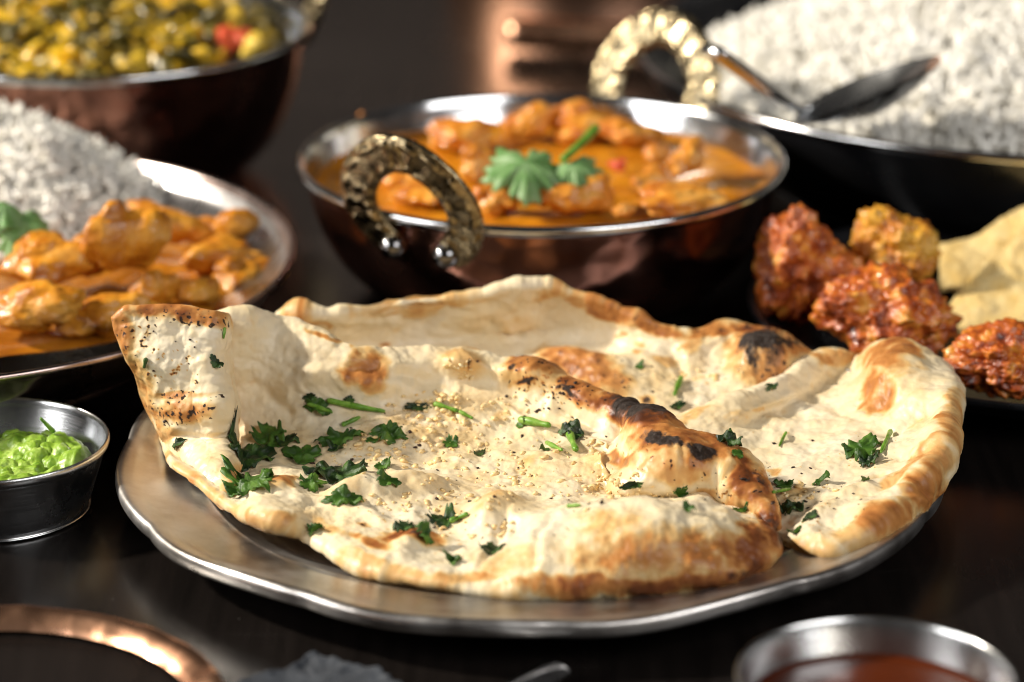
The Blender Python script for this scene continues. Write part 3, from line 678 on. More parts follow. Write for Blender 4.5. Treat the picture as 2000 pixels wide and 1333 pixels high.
crumbs('garlic_crumbs', [(845,800,90,36,90),(880,860,100,44,60),(760,890,120,40,56),(700,850,90,40,16),(1000,800,60,30,22),(1010,900,130,50,56),(1190,945,70,30,40),(1090,960,150,40,30),(880,970,120,40,50),(1130,870,60,25,30),(900,720,40,20,24),(750,985,60,20,16),(930,1030,80,30,26),(1280,960,80,20,20),(1580,960,60,20,16),(1400,740,80,25,24)],
       0.00055, 'garlic', 'minced golden garlic crumbs spread over the naan breads', 'garlic', 5)
crumbs('burnt_flecks', [(1080,770,110,40,26),(820,870,240,90,30),(1000,1000,250,70,26),(1150,760,100,40,16),(1560,930,110,80,20),(320,720,90,110,14),(1230,740,120,40,10),(1400,950,100,30,12),(1650,980,100,40,12)],
       0.00034, 'specks', 'tiny burnt flecks scattered over the naan breads', 'crumbs', 9)

# ------------------------------------------------------------------ copper bowls with handles
def handle_mesh(parent, origin, alpha, lean, mat, W=0.0232, H=0.034, hs=0.80):
    tdir = np.array([-math.sin(alpha), math.cos(alpha), 0]); rdir = np.array([math.cos(alpha), math.sin(alpha), 0])
    up = np.array([0, 0, 1.0]) * math.cos(lean) + rdir * math.sin(lean)
    nrm = np.cross(tdir, up)
    if nrm @ rdir < 0: nrm = -nrm
    half = [(0.0105, -0.0125), (0.0155, -0.0095), (0.0205, -0.003), (W, 0.0065), (W * 0.93, 0.0165), (W * 0.66, 0.0265), (W * 0.25, H - 0.0005)]
    pts = [(-x, y) for x, y in half] + [(0, H)] + [(x, y) for x, y in half[::-1]]
    c = catmull(np.array(pts), 260); T = np.gradient(c, axis=0); T /= np.linalg.norm(T, axis=1)[:, None]
    Nn = np.stack([-T[:, 1], T[:, 0]], 1)
    k = np.linspace(0, 1, 260)
    wid = 0.0070 * (1 + 0.22 * np.sin(math.pi * k) ** 2) * np.clip(np.minimum(k, 1 - k) * 40, 0.15, 1) ** 0.4
    na = 44; a = np.linspace(0, 2 * math.pi, na, endpoint=False)
    cx = np.sign(np.cos(a)) * np.abs(np.cos(a)) ** 0.6; cy = np.sign(np.sin(a)) * np.abs(np.sin(a)) ** 0.75
    flat = c[:, None] + wid[:, None, None] * cx[None, :, None] * Nn[:, None]
    thick = 0.0019 * cy[None] * np.ones((260, 1))
    # chased leaf pattern
    s = k[:, None] * 70
    pat = 0.00042 * (np.sin(s * 1.6 + 7 * np.abs(cx)[None]) * np.cos(5 * cx)[None] + 0.7 * np.cos(10 * cx)[None]) * (np.abs(cy)[None] > .6)
    thick = thick + np.sign(cy)[None] * pat
    flat = flat * hs
    v = flat[..., :1] * tdir + flat[..., 1:] * up + thick[..., None] * nrm
    pit = fbm(v, 0.0016, 2, 3)[..., None] * 0.00034 * nrm * np.sign(cy)[None, :, None]
    v = (v + pit).reshape(-1, 3) + origin
    o = mesh('handle', v, gridquads(260, na, True), mat, parent)
    for sx in (-1, 1):
        d, f = ico(3); q = origin + (tdir * sx * 0.0118 + up * (-0.0110)) * hs + nrm * 0.0008
        mesh('rivet', d * 0.0042 + q + nrm * 0.0012, f, M['rivet'], o)
    return o
def copper_bowl(center, R, H, label, alphas, base=0.050, outer='copper_dark', lean=0.40):
    root = empty('copper_bowl', (center[0], center[1], 0)); thing(root, label, 'bowl', 'copper serving bowls with brass handles')
    k = R / 0.0815
    po = [(0, .0003), (base * .8 * k, .0003), (base * k, .0010), (0.0585 * k, H * .10), (0.0685 * k, H * .30), (0.0755 * k, H * .58), (0.0785 * k, H * .84), (0.0800 * k, H - 0.0020)]
    v, f = lathe(po, 200, 60); mesh('copper_shell', v, f, M[outer], root)
    pr = [(0.0796 * k, H - .0030), (0.0812 * k, H - .0026), (0.0823 * k, H - .0012), (0.0822 * k, H + .0003), (0.0812 * k, H + .0010), (0.0799 * k, H + .0006), (0.0790 * k, H - .0015)]
    v, f = lathe(pr, 200, 26); mesh('rim', v, f, M['steel'], root)
    pi_ = [(0.0790 * k, H - .0016), (0.0772 * k, H * .84), (0.0730 * k, H * .60), (0.0650 * k, H * .34), (0.054 * k, H * .16), (0.04 * k, .004), (0, .003)]
    v, f = lathe(pi_, 200, 44); mesh('steel_lining', v, f, M['steel'], root)
    for a in alphas:
        rd = np.array([math.cos(a), math.sin(a), 0])
        handle_mesh(root, rd * (R * 1.0 + 0.0010) + np.array([0, 0, H - 0.001]), a, lean, M['brass'])
    return root
KH = 0.0445; kc = Pz(1058, 309, KH); KR = 474 * mpp(kc)
copper_bowl(kc, KR, KH, 'centre copper bowl holding orange chicken curry with one handle facing us', [math.radians(241), math.radians(61)])
def disc_surface(name, c, R, z, mat, amp, seed, n=140, nr=60, scale=0.012, rimclimb=0.0):
    a = np.linspace(0, 2 * math.pi, n, endpoint=False); r = np.linspace(0, 1, nr)[:, None] * R
    x = c[0] + r * np.cos(a); y = c[1] + r * np.sin(a); P = np.stack([x, y, np.full_like(x, z)], -1)
    P[..., 2] += amp * fbm(P, scale, 3, seed) + rimclimb * np.clip((r / R - 0.93) / 0.07, 0, 1)
    o = mesh(name, P.reshape(-1, 3), gridquads(nr, n, True), M[mat]); return o
KS = KH - 0.0095
o = disc_surface('curry_sauce', kc, KR * 0.955, KS, 'sauce', 0.0011, 4, rimclimb=0.001)
thing(o, 'orange curry sauce filling the centre copper bowl', 'sauce')
def chunk(px, py, w, h, z, mat, seed, label, cat='chicken', name='chicken_chunk', depth=1.0, rot=0.0, group=None, lumps=8, lump=0.45, rough=0.16, sub=5, fine=0.035, tilt=0.0, angular=0.42):
    p = Pz(px, py, z); s = mpp(p)
    v, f = blob((w * s / 2 * 1.05, w * s / 2 * depth, h * s / 2 * 1.08), seed, sub, lumps, lump, rough, 0.4, fine, angular=angular)
    v = rot3(v, (0, tilt, rot)); o = mesh(name, v, f, M[mat]); o.location = p
    return thing(o, label, cat, group)
KG = 'chicken pieces in the centre bowl'
for i, (x, y, w_, h_, z, rt, lab) in enumerate([
 (713,240,38,46,KS+.003,0,'small chicken bit at the far left of the centre bowl, behind the handle'),
 (905,268,160,62,KS+.002,.2,'large low chicken piece left of centre near the back of the bowl'),
 (1040,240,100,80,KS+.003,0,'chicken piece at the back of the centre bowl under the rim'),
 (1140,240,150,70,KS+.003,.1,'wide chicken piece at the back right of the centre bowl'),
 (1230,262,110,60,KS+.001,.3,'yellowish chicken piece by the far handle of the centre bowl'),
 (930,318,80,60,KS+.003,.4,'round glossy chicken piece left of the green leaf'),
 (800,340,130,60,KS+.002,.1,'chicken piece seen through the near handle, rear one'),
 (835,378,130,46,KS+.001,-.2,'flat chicken piece seen through the near handle, front one'),
 (975,385,90,60,KS+.003,0,'front chicken piece below the left tip of the green leaf'),
 (1052,372,76,82,KS+.005,.5,'small upright chicken piece just below the green leaf'),
 (1135,385,150,84,KS+.004,.2,'biggest chicken piece at the front rim of the centre bowl'),
 (1345,310,100,74,KS+.006,.9,'chicken piece standing alone at the right of the centre bowl'),
 (1270,352,90,48,KS+.001,.8,'half sunken chicken piece right of the tomato bit'),
 (1315,388,190,44,KS+.002,.0,'long chicken strip along the front right rim'),
 (1218,408,46,30,KS+.003,0,'little chicken bit right of the biggest front piece'),
 (1290,300,70,36,KS-.001,0,'sunken sauce covered piece behind the lone right chunk')]):
    chunk(x, y, w_ * 1.16, h_ * 1.22, z + .0028, 'chicken', 200 + i, lab, rot=rt, group=KG, depth=0.8)
o = chunk(1205, 322, 40, 34, KS + .004, 'tomato', 230, 'pink red tomato bit in the centre bowl right of the leaf', 'tomato', 'tomato_bit', lumps=5)
# fresh garnish leaf on the centre bowl
def free_leaf(c, L, W, ang, tilt, mat, seed, label, droop=0.006, nr=10, na=90, lobes=5, group=None):
    rs = np.random.RandomState(seed); Q, k = leaf_shape(rs, L, W, lobes, nr, na)
    q = Q.reshape(-1, 2); r = np.repeat(k, na, 1).ravel()
    z = -droop * r ** 2 + 0.0016 * fbm(np.c_[q, np.zeros(len(q))], 0.006, 2, seed) * r
    V = np.c_[q, z]; V = rot3(V, (tilt, 0, ang)); V2 = V - [0, 0, 0.0003]; m = len(V)
    f = gridquads(nr, na, True); eb = np.arange(na) + (nr - 1) * na; e2 = np.roll(eb, -1)
    o = mesh('cilantro_leaf', np.concatenate([V, V2]), [f, f[:, ::-1] + m, np.stack([eb, e2, e2 + m, eb + m], 1)], M[mat]); o.location = c
    return thing(o, label, 'cilantro', group)
p = Pz(1028, 318, KS + 0.018); s = mpp(p)
g1 = free_leaf(p, 185 * s, 200 * s, 0.3, 0.35, 'leaf_fresh', 41, 'pale green cilantro leaf garnishing the centre bowl, left part', 0.005)
p2 = Pz(1118, 322, KS + 0.0165)
g2 = free_leaf(p2, 130 * s, 165 * s, -0.4, 0.3, 'leaf_fresh', 42, 'darker right cilantro leaf garnishing the centre bowl', 0.006)
st = np.array([Pz(1100, 312, KS + .018), Pz(1130, 285, KS + .020), Pz(1165, 250, KS + .023)])
v, f = tube(catmull(st, 16), np.linspace(8, 9, 16) * s, 10); o = mesh('cilantro_sprig', v - st[0], f, M['stem']); o.location = st[0]
thing(o, 'short upright cilantro stem on the garnish of the centre bowl', 'cilantro')

# back left copper bowl with vegetable curry
vh = 0.056; vc = Pz(185, 52, vh); VR = 418 * mpp(vc)
copper_bowl(vc, VR, vh, 'rear left copper bowl heaped with yellow green vegetable curry', [math.radians(28), math.radians(208)], lean=0.25)
rs = np.random.RandomState(12); d, f = ico(2); VV, FF, TT, k = [], [], [], 0
a = np.linspace(0, 2 * math.pi, 80, endpoint=False)
pal = [(0.62, 0.36, 0.008), (0.66, 0.42, 0.02), (0.05, 0.045, 0.004), (0.025, 0.028, 0.004), (0.22, 0.15, 0.008), (0.66, 0.52, 0.20), (0.07, 0.06, 0.005), (0.55, 0.36, 0.03), (0.03, 0.03, 0.004)]
for i in range(420):
    r = VR * 0.85 * math.sqrt(rs.uniform()); th = rs.uniform(0, 6.283)
    hz = vh - 0.008 + 0.020 * max(0, 1 - (r / (VR * .95)) ** 2) + rs.uniform(-.002, .003)
    sz = rs.uniform(.0025, .0062)
    v = d * (1 + .55 * fbm(d + i, .9, 2, 1)[:, None]) * np.array([sz, sz * rs.uniform(.5, .9), sz * rs.uniform(.15, .45)])
    v = rot3(v, rs.uniform(-.8, .8, 3) + np.array([0, 0, rs.uniform(0, 6)])) + np.array([vc[0] + r * math.cos(th), vc[1] + r * math.sin(th), hz])
    VV.append(v); FF.append(f + k); k += len(d); c = np.array(pal[rs.randint(len(pal))]); TT.append(np.repeat(c[None], len(d), 0))
a = np.linspace(0, 2 * math.pi, 260, endpoint=False); kk = np.linspace(0, 1, 130)[:, None]
P = np.stack([vc[0] + VR * .92 * kk * np.cos(a), vc[1] + VR * .92 * kk * np.sin(a), 0 * kk * a], -1)
n1 = fbm(P, .011, 3, 5); n2 = fbm(P, .006, 3, 8)
P[..., 2] = vh - .010 + .021 * (1 - kk ** 2) + .0045 * (.5 - np.abs(n1)) + .0022 * n2
c1, c2, c3, c4 = [np.array(q) for q in ((.035, .034, .004), (.60, .37, .012), (.20, .14, .008), (.70, .56, .24))]
wy_ = np.clip((n2 + .05) * 4, 0, 1)[..., None]; wc_ = np.clip((n1 - .45) * 4, 0, 1)[..., None]; wb_ = np.clip((fbm(P, .02, 2, 3) + .1) * 3, 0, 1)[..., None]
tt = (c1 * (1 - wb_) + c3 * wb_) * (1 - wy_) + c2 * wy_; tt = tt * (1 - wc_) + c4 * wc_
f2 = gridquads(130, 260, True); VV.append(P.reshape(-1, 3)); FF.append(np.concatenate([f2[:, :3], f2[:, [0, 2, 3]]]) + k); TT.append(tt.reshape(-1, 3))
o = mesh('vegetable_curry', np.concatenate(VV), np.concatenate(FF), M['veg'], attrs=dict(tint=np.concatenate(TT)))
thing(o, 'glossy yellow and dark green vegetable curry heaped in the rear left bowl', 'curry', kind='stuff')
chunk(455, 80, 90, 70, vh + .002, 'tomato', 300, 'red tomato wedge at the right side of the vegetable curry', 'tomato', 'tomato_bit', lumps=5)
M['potato'] = m_food('yellow_potato', [(0.3, (0.72, 0.45, 0.03)), (0.7, (0.78, 0.58, 0.12))], 80, (0.15, 0.3), 0.2, 0.2)
chunk(492, 88, 60, 66, vh + .003, 'potato', 301, 'bright yellow potato cube beside the red tomato wedge', 'potato', 'potato_cube', lumps=4)

# ------------------------------------------------------------------ left plate: rice and chicken
LH = 0.030; lc = Pz(-185, 497, LH); LR = 758 * mpp(lc)
lp = empty('curry_plate', (lc[0], lc[1], 0)); thing(lp, 'deep steel lined plate at left with rice and orange chicken', 'plate')
po = [(0, .0005), (LR * .60, .0005), (LR * .66, .0020), (LR * .80, .0105), (LR * .92, .0185), (LR * .975, .0255), (LR * .995, LH - .0015)]
v, f = lathe(po, 260, 50); mesh('outer_shell', v, f, M['mauve'], lp)
v, f = lathe([(LR * .985, LH - .0024), (LR * 1.0, LH - .0014), (LR * 1.004, LH - .0002), (LR * .998, LH + .0007), (LR * .988, LH + .0002), (LR * .978, LH - .0018)], 260, 24); mesh('rim', v, f, M['mauve'], lp)
v, f = lathe([(LR * .978, LH - .0018), (LR * .955, LH - .006), (LR * .90, LH - .0095), (LR * .82, LH - .0135), (LR * .74, .0135), (LR * .66, .0075), (LR * .58, .0055), (0, .005)], 260, 60); mesh('lining', v, f, M['pewter_smooth'], lp)
# sauce pool
LS = 0.0155
def pool_outline():
    pts = [(536,512),(518,560),(450,604),(330,640),(200,672),(60,690),(-200,700),(-260,560),(-60,520),(120,520),(300,470),(440,436),(515,466)]
    return catmull(np.array([Pz(x, y, LS) for x, y in pts]), 120, closed=True)
ol = pool_outline(); cc = ol.mean(0); kk = np.linspace(0, 1, 50)[:, None, None]
P = cc + kk * (ol - cc)[None]
P[..., 2] += 0.0016 * fbm(P, 0.012, 3, 2) * np.clip((1 - kk[..., 0]) * 6, 0, 1) + 0.0012 * np.clip((1 - kk[..., 0]) * 5, 0, 1)
o = mesh('curry_sauce', P.reshape(-1, 3), gridquads(50, 120, True), M['brown_sauce']); thing(o, 'shiny brown orange sauce pooled on the left plate', 'sauce')
LG = 'chicken pieces on the left plate'
for i, (x, y, w_, h_, z, rt, tl, lab) in enumerate([
 (252,465,165,190,.036,.5,.25,'tall chicken piece standing against the rice on the left plate'),
 (335,432,170,86,.028,.2,.3,'chicken piece lying behind the tall standing one'),
 (446,450,130,82,.024,.1,0,'chicken chunk at the far right end of the left plate'),
 (90,500,190,130,.031,.3,0,'broad browned chicken chunk in front of the cilantro and rice'),
 (168,500,90,84,.027,.0,0,'small chicken piece wedged left of the tall one'),
 (55,612,240,130,.024,.1,0,'large golden chicken piece at the left picture edge'),
 (210,606,200,104,.022,.2,0,'wide chicken piece in the front of the left plate'),
 (300,560,100,110,.022,.4,0,'chicken piece at the foot of the tall standing one'),
 (440,506,200,96,.020,.3,0,'sauce drenched chicken piece at the right of the left plate'),
 (482,538,150,84,.018,.6,0,'low lumpy chicken piece nearest the right rim of the left plate'),
 (375,572,120,70,.019,.1,0,'small sauce covered bit between the front and right pieces')]):
    chunk(x, y, w_ * 1.08, h_ * 1.1, z + .001, 'chicken_gold', 320 + i, lab, rot=rt, tilt=tl, group=LG, depth=0.75, sub=5, lumps=6, lump=0.52, rough=0.12, angular=0.6)
def rice(name, hfun, region, n, L, seed, label, base=None):
    rs = np.random.RandomState(seed)
    u = np.linspace(-1, 1, 7); prof = np.sqrt(np.clip(1 - np.abs(u) ** 2.4, 0, 1)); na = 6; a = np.linspace(0, 2 * math.pi, na, endpoint=False)
    gx = np.repeat(u[:, None], na, 1); g0 = np.stack([gx * .5, prof[:, None] * np.cos(a) * .5, prof[:, None] * np.sin(a) * .5], -1).reshape(-1, 3); gf = gridquads(7, na, True)
    VV, FF, k = [], [], 0
    for i in range(n):
        x, y = region(rs); z = hfun(x, y)
        if z is None: continue
        l = L * rs.uniform(.75, 1.15); w_ = l * rs.uniform(.20, .25)
        v = g0 * [l, w_, w_]; v[:, 2] += (g0[:, 0] ** 2) * l * rs.uniform(-.25, .25)
        v = rot3(v, (rs.uniform(0, 6), rs.normal(0, .8), rs.uniform(0, 6.3))) + [x, y, z + rs.uniform(-.0014, .0028)]
        VV.append(v); FF.append(gf + k); k += len(g0)
    if base is not None:
        VV.append(base[0]); FF.append(base[1] + k)
    o = mesh(name, np.concatenate(VV), np.concatenate(FF), M['rice']); return thing(o, label, 'rice', kind='stuff')
def mound(c, rx, ry, H, z0, seed, pw=2.0):
    def hf(x, y):
        r2 = ((x - c[0]) / rx) ** 2 + ((y - c[1]) / ry) ** 2
        if r2 > 1: return None
        return z0 + H * (1 - r2 ** (pw / 2)) + 0.004 * float(perlin(np.array([x, y, seed]) / .018))
    def reg(rs):
        r = math.sqrt(rs.uniform()); t = rs.uniform(0, 6.283); return c[0] + rx * r * math.cos(t), c[1] + ry * r * math.sin(t)
    a = np.linspace(0, 2 * math.pi, 90, endpoint=False); kk = np.linspace(0, 1, 40)[:, None]
    X = c[0] + rx * kk * np.cos(a); Y = c[1] + ry * kk * np.sin(a)
    Z = z0 + H * (1 - kk ** pw) + 0.004 * perlin(np.stack([X, Y, np.full_like(X, seed)], -1) / .018) - .0026
    return hf, reg, (np.stack([X, Y, Z], -1).reshape(-1, 3), gridquads(40, 90, True))
rc = Pz(-20, 420, 0.016)
hf, reg, base = mound(rc, 0.066, 0.056, 0.040, 0.012, 1.0, 1.45)
rice('rice_mound', hf, reg, 2900, 0.0088, 21, 'mound of white basmati rice on the left plate', base)
p = Pz(20, 430, 0.043); s = mpp(p)
free_leaf(Pz(45, 432, .040), 150 * s, 150 * s, .2, .45, 'leaf_fresh', 51, 'pale cilantro leaf at the left edge between rice and chicken', .006, lobes=4)
free_leaf(Pz(5, 400, .045), 110 * s, 130 * s, 1.2, .3, 'leaf_fresh', 52, 'bright green cilantro leaf behind the pale one at left edge', .004, lobes=4)

# ------------------------------------------------------------------ right rear black bowl with rice and spoon
BH = 0.048; bc = Pz(2050, 92, BH); BR = 808 * mpp(bc)
bb = empty('rice_bowl', (bc[0], bc[1], 0)); thing(bb, 'large black bowl of rice at the upper right', 'bowl')
v, f = lathe([(0, .0005), (BR * .62, .0005), (BR * .70, .003), (BR * .86, .020), (BR * .96, .038), (BR * .998, BH - .002)], 260, 50); mesh('outer_shell', v, f, M['black'], bb)
v, f = lathe([(BR * .992, BH - .0028), (BR * 1.0, BH - .0018), (BR * 1.003, BH), (BR * .994, BH + .0012), (BR * .982, BH + .0004), (BR * .974, BH - .002)], 260, 24); mesh('rim', v, f, M['steel'], bb)
v, f = lathe([(BR * .974, BH - .002), (BR * .93, .036), (BR * .84, .022), (BR * .70, .008), (0, .006)], 260, 40); mesh('lining', v, f, M['black'], bb)
hf, reg, base = mound((bc[0] + .0, bc[1] + 0.0), BR * .855, BR * .855, 0.041, 0.037, 2.0, 1.5)
reg2 = lambda rs: (lambda q: q)(reg(rs))
rice('rice_mound', hf, reg2, 6500, 0.0115, 22, 'heaped white rice filling the large black bowl', base)
# spoon
sp = empty('serving_spoon', tuple(Pz(1545, 205, 0.05))); thing(sp, 'steel serving spoon resting in the rice of the black bowl', 'spoon')
tip, neck, hend = Pz(1835, 118, .076), Pz(1560, 218, .053), Pz(1392, 98, .082)
ax = tip - neck; Ls = np.linalg.norm(ax); ax /= Ls; sd = np.cross(ax, [0, -0.10, 0.99]); sd /= np.linalg.norm(sd); un = np.cross(sd, ax)
u = np.linspace(0, 1, 40)[:, None]; wv = np.linspace(-1, 1, 21)[None]
wd = 0.019 * np.sqrt(np.clip(1 - (2 * u ** 0.85 - 1) ** 2, 0, 1)) * (1.0) + 0.0035 * (1 - u) ** 3
dep = -0.008 * (1 - wv ** 2) * np.sin(math.pi * np.clip(u, 0, 1))
S = neck + (u * Ls)[..., None] * ax + (wd * wv)[..., None] * sd + dep[..., None] * un
S2 = S - 0.0012 * un; q = gridquads(40, 21); n_ = 40 * 21
mesh('spoon_bowl', np.concatenate([S.reshape(-1, 3), S2.reshape(-1, 3)]) - np.array(sp.location), [q, q[:, ::-1] + n_], M['cupsteel'], sp)
hp = catmull(np.array([neck + ax * .006, neck + ax * .001 + [0, 0, .0005], 0.8 * neck + 0.2 * hend, 0.5 * neck + 0.5 * hend, hend]), 30)
v, f = tube(hp, np.linspace(.0042, .0055, 30), 12, 0.4); mesh('spoon_handle', v - np.array(sp.location), f, M['cupsteel'], sp)

# ------------------------------------------------------------------ right black plate with fritters
QH = 0.0145; qc = Pz(2062, 592, QH); QR = 599 * mpp(qc)
qp = empty('fritter_plate', (qc[0], qc[1], 0)); thing(qp, 'black plate at the right edge carrying fritters and papadum', 'plate')
v, f = lathe([(0, .0005), (QR * .66, .0005), (QR * .74, .002), (QR * .92, .0085), (QR * .99, QH - .002), (QR, QH - .0004), (QR * .995, QH + .0008), (QR * .978, QH), (QR * .93, .0105), (QR * .80, .0065), (QR * .7, .005), (0, .005)], 240, 120); mesh('dish', v, f, M['black'], qp)
FG = 'spiced fritters on the black plate'
def fritter(px, py, w_, h_, z, mat, seed, lab, depth=.9, rot=0, lumps=42, spread=.70, lump=.30, extra=()):
    p = Pz(px, py, z); s = mpp(p) * 1.07
    v, f = blob((1, 1, 1), seed, 6, lumps, lump, 0.15, 0.24, 0.06, spread, lv=(0.35, 1.7))
    v = v * np.array([w_ * s / 2, w_ * s / 2 * depth, h_ * s / 2]) * 1.06
    for (dx, dz, sx) in extra:                       # side lobes
        k = np.exp(-((v[:, 0] / (w_ * s / 2) - dx) ** 2 + (v[:, 2] / (h_ * s / 2) - dz) ** 2) / .18)
        v = v * (1 + sx * k[:, None])
    v = rotz(v, rot); o = mesh('fritter', v, f, M[mat]); o.location = p; return thing(o, lab, 'fritter', FG)
fritter(1560, 520, 180, 215, .026, 'fritter', 401, 'tall reddish brown fritter at the left end of the black plate', extra=[(1.0, -.1, .5), (.35, -1, .3), (-.3, 1, .15)])
fritter(1748, 484, 165, 160, .030, 'fritter_yellow', 402, 'golden yellow fritter at the back of the black plate')
fritter(1732, 612, 258, 185, .021, 'fritter', 403, 'wide orange fritter in the front middle of the black plate', depth=.75, lumps=60, lump=.26, spread=.76)
fritter(1955, 705, 230, 150, .019, 'fritter', 404, 'dark brown fritter at the right edge in front of the papadum', depth=.8, lumps=55, lump=.27)
# papadum pieces
def papad(rows, seed, lab, nr=120, nc=120):
    S = surf(rows, nr, nc); N = gnormals(S); N *= np.sign((N * (CAM - S)).sum(-1).mean())
    S = S + 0.0009 * np.stack([fbm(S, .010, 3, seed + k) for k in range(3)], -1)
    D = 0.0007 * np.maximum(fbm(S, .0065, 2, seed) - .1, 0) + .0001 * fbm(S, .0018, 2, seed)
    A = S + N * D[..., None]; B = A - N * 0.0009; n = nr * nc; q = gridquads(nr, nc)
    b = np.concatenate([np.arange(nc), np.arange(nc - 1, n, nc)[1:], np.arange(n - nc, n)[::-1][1:], np.arange(0, n, nc)[::-1][1:-1]]); b2 = np.roll(b, -1)
    o = mesh('papadum', np.concatenate([A.reshape(-1, 3), B.reshape(-1, 3)]), [q, q[:, ::-1] + n, np.stack([b, b2, b2 + n, b + n], 1)], M['papad'])
    return thing(o, lab, 'papadum', 'papadum pieces on the black plate')
papad([[(1832,480,20.5),(1900,458,23),(1985,412,29.3),(2100,350,38.5)],[(1834,510,17.9),(1905,492,20.1),(1990,455,25.6),(2110,400,34.4)],[(1836,540,14.7),(1905,530,16.1),(1990,500,21),(2110,455,28.1)],[(1840,562,13),(1905,562,13),(1990,545,15.8),(2110,510,21.8)]], 61, 'rear papadum piece, pale and shadowed, leaning behind the front one')
papad([[(1846,600,16),(1900,545,20.8),(1985,462,30),(2100,380,39.5)],[(1855,612,14.5),(1915,574,19),(2000,510,25),(2110,440,32.2)],[(1864,630,12.5),(1925,613,15.3),(2010,575,19.2),(2115,520,23.5)],[(1872,652,10.5),(1940,662,9.5),(2020,655,11.5),(2120,620,15)]], 62, 'front papadum piece with golden lit fold at the right edge')

# ------------------------------------------------------------------ sauce cups
def cup(px, py, Rpx, H, label, taper=0.80, z_in=0.5):
    c = Pz(px, py, H); R = Rpx * mpp(c)
    r = empty('sauce_cup', (c[0], c[1], 0)); thing(r, label, 'sauce cup', 'small steel sauce cups')
    v, f = lathe([(0, .0005), (R * taper * .93, .0005), (R * taper, .0016), (R * (taper + 1) / 2 * .985, H * .5), (R * .965, H - .0022)], 180, 40); mesh('wall', v, f, M['cupsteel'], r)
    v, f = lathe([(R * .955, H - .0026), (R * .985, H - .0018), (R * 1.0, H - .0006), (R * .997, H + .0005), (R * .98, H + .0008), (R * .962, H - .0001), (R * .95, H - .0015)], 180, 26); mesh('rolled_rim', v, f, M['cupsteel'], r)
    v, f = lathe([(R * .95, H - .0015), (R * (taper + 1) / 2 * .95, H * .5), (R * taper * .95, .003), (R * taper * .85, .0018), (0, .0018)], 180, 40); mesh('inner_wall', v, f, M['cupsteel'], r)
    return c, R
gc, GR = cup(-17, 862, 230, 0.0195, 'small steel cup of green chutney at the left edge', 0.80)
a = np.linspace(0, 2 * math.pi, 200, endpoint=False); kk = np.linspace(0, 1, 110)[:, None]
X = gc[0] + GR * .845 * kk * np.cos(a); Y = gc[1] + GR * .845 * kk * np.sin(a); P = np.stack([X, Y, np.zeros_like(X)], -1)
rs = np.random.RandomState(17); Z = 0.0118 + .0022 * fbm(P, .018, 2, 9) + .0026 * np.clip((X - gc[0]) / GR, -1, 1); Q = P[..., :2] + 0.0009 * np.stack([fbm(P, .004, 2, 7), fbm(P, .004, 2, 8)], -1)
lumps_ = np.zeros_like(Z)
for q in range(420):
    rr = GR * .83 * math.sqrt(rs.uniform()); th = rs.uniform(0, 6.283); s_ = rs.uniform(.0009, .0042) * (1 if q % 3 == 0 else .6)
    d2 = (Q[..., 0] - gc[0] - rr * math.cos(th)) ** 2 + (Q[..., 1] - gc[1] - rr * math.sin(th)) ** 2
    lumps_ = np.maximum(lumps_, rs.uniform(.4, .95) * np.sqrt(np.maximum(s_ * s_ - d2, 0)))
P[..., 2] = Z + lumps_ + .0004 * fbm(P, .0018, 2, 4)
P[..., 2] -= 0.002 * np.clip((kk - .9) / .1, 0, 1)
o = mesh('green_chutney', P.reshape(-1, 3), gridquads(110, 200, True), M['chutney']); thing(o, 'lumpy bright green chutney in the left steel cup', 'chutney')
st = np.array([Pz(104, 842, .017), Pz(92, 830, .020), Pz(80, 818, .023)]); v, f = tube(catmull(st, 10), np.linspace(.0008, .0004, 10), 8)
o = mesh('cilantro_sprig', v, f, M['stem']); thing(o, 'thin green fibre sticking up from the chutney', 'cilantro')
rcn, RR = cup(1711, 1324, 274, 0.030, 'small steel cup of red sauce at the bottom right', 0.82)
o = disc_surface('red_sauce', rcn, RR * .905, 0.0222, 'redsauce', 0.00012, 6, rimclimb=.0006); thing(o, 'smooth dark red sauce inside the bottom right steel cup', 'sauce')

# ------------------------------------------------------------------ bottom edge things
dc = Pz(-60, 1397, 0.008); DR = 505 * mpp(dc)
dp = empty('copper_rim_dish', (dc[0], dc[1], 0)); thing(dp, 'shallow dark dish with hammered copper rim in the bottom left corner', 'dish')
v, f = lathe([(0, .0005), (DR * .8, .0005), (DR * .92, .003), (DR * .985, .0062), (DR, .0078), (DR * .99, .0090), (DR * .95, .0086), (DR * .90, .0068), (DR * .875, .0052)], 260, 60, None, lambda R, A: np.clip((R / DR - .86) / .1, 0, 1) * .0005 * fbm(np.stack([np.cos(A), np.sin(A), R * 0], -1), .16, 2, 4)); mesh('rim', v, f, M['copper_bright'], dp)
v, f = lathe([(DR * .877, .0052), (DR * .84, .0042), (0, .004)], 260, 20); mesh('well', v, f, M['table'], dp)
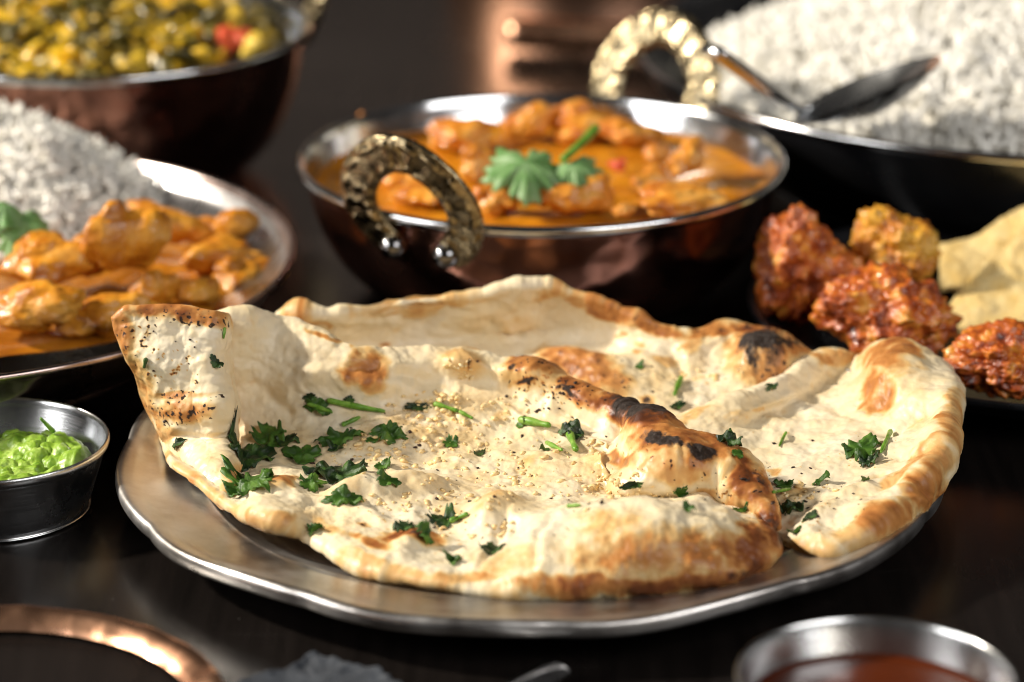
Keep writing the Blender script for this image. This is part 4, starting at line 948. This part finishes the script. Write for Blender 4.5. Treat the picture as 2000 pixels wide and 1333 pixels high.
# slate shard
rs = np.random.RandomState(5)
pts = [(455,1335),(500,1312),(555,1300),(585,1285),(605,1272),(640,1278),(690,1292),(740,1302),(775,1325),(800,1345),(760,1420),(600,1440),(470,1400)]
ol = catmull(np.array([Pz(x, y, .008) for x, y in pts]), 150, closed=True); ol += 0.0006 * np.stack([fbm(ol, .003, 3, k) for k in range(3)], -1) * [1, 1, 0]
c0 = ol.mean(0); rows = []
for k_, z in ((0, .0068), (.5, .0070), (.8, .0072), (.93, .0076), (.985, .0074), (1.0, .0058), (1.02, .0036), (1.0, .0014), (.96, .0004), (0, .0004)):
    q = c0 + k_ * (ol - c0); q[:, 2] = z; q = q + (0.0007 * fbm(q, .004, 3, 2)[:, None] * [0.6, 0.6, 1] if z > .0005 else 0); rows.append(q)
v = catmull(np.array(rows), 60).reshape(-1, 3); o = mesh('slate_board', v, gridquads(60, 150, True), M['slate'])
thing(o, 'chipped edge of dark grey slate at the bottom of the picture', 'slate board')
# utensil end
e0, e1 = Pz(1092, 1302, .0040), Pz(900, 1420, .0068)
pth = catmull(np.array([e0, e0 * .8 + e1 * .2, e0 * .4 + e1 * .6, e1]), 40); rd = 0.0045 * np.sqrt(np.clip(np.linspace(0, 1, 40) * 14, 0.02, 1)); v, f = tube(pth, rd, 20, .45)
o = mesh('cutlery', v, f, M['steel']); thing(o, 'polished steel cutlery handle end at the bottom edge', 'cutlery')

# ------------------------------------------------------------------ far copper pot and utensil
pc = Pz(1150, -22, 0.0); pr_ = 0.068; pcy = pc[1] + pr_
pot = empty('copper_pot', (pc[0], pcy, 0)); thing(pot, 'copper pot standing behind at the top of the picture', 'pot')
v, f = lathe([(0, .0006), (pr_ * .90, .0006), (pr_ * .97, .0025), (pr_, .008), (pr_ * .985, .03), (pr_ * .90, .06), (pr_ * .78, .09), (pr_ * .74, .105), (pr_ * .80, .110), (pr_ * .78, .112), (pr_ * .71, .106), (pr_ * .86, .06), (pr_ * .94, .02), (pr_ * .9, .004), (0, .003)], 160, 90); mesh('pot_body', v, f, M['copper_satin'], pot)
u0, u1 = Pz(985, 62, .0085), Pz(1330, 80, .0085)
n_ = 40; kx = np.linspace(0, 1, n_); pth = u0 + (u1 - u0) * kx[:, None]; rad = .0070 * np.sqrt(np.clip(1 - (1 - np.clip(kx * 14, 0, 1)) ** 2, .01, 1)); rad = rad * (1 - .15 * kx)
v, f = tube(pth, rad, 20, 1.0); o = mesh('copper_utensil', v, f, M['copper_bright']); thing(o, 'rounded copper utensil handle lying behind the centre bowl', 'utensil')

bpy.context.view_layer.update()
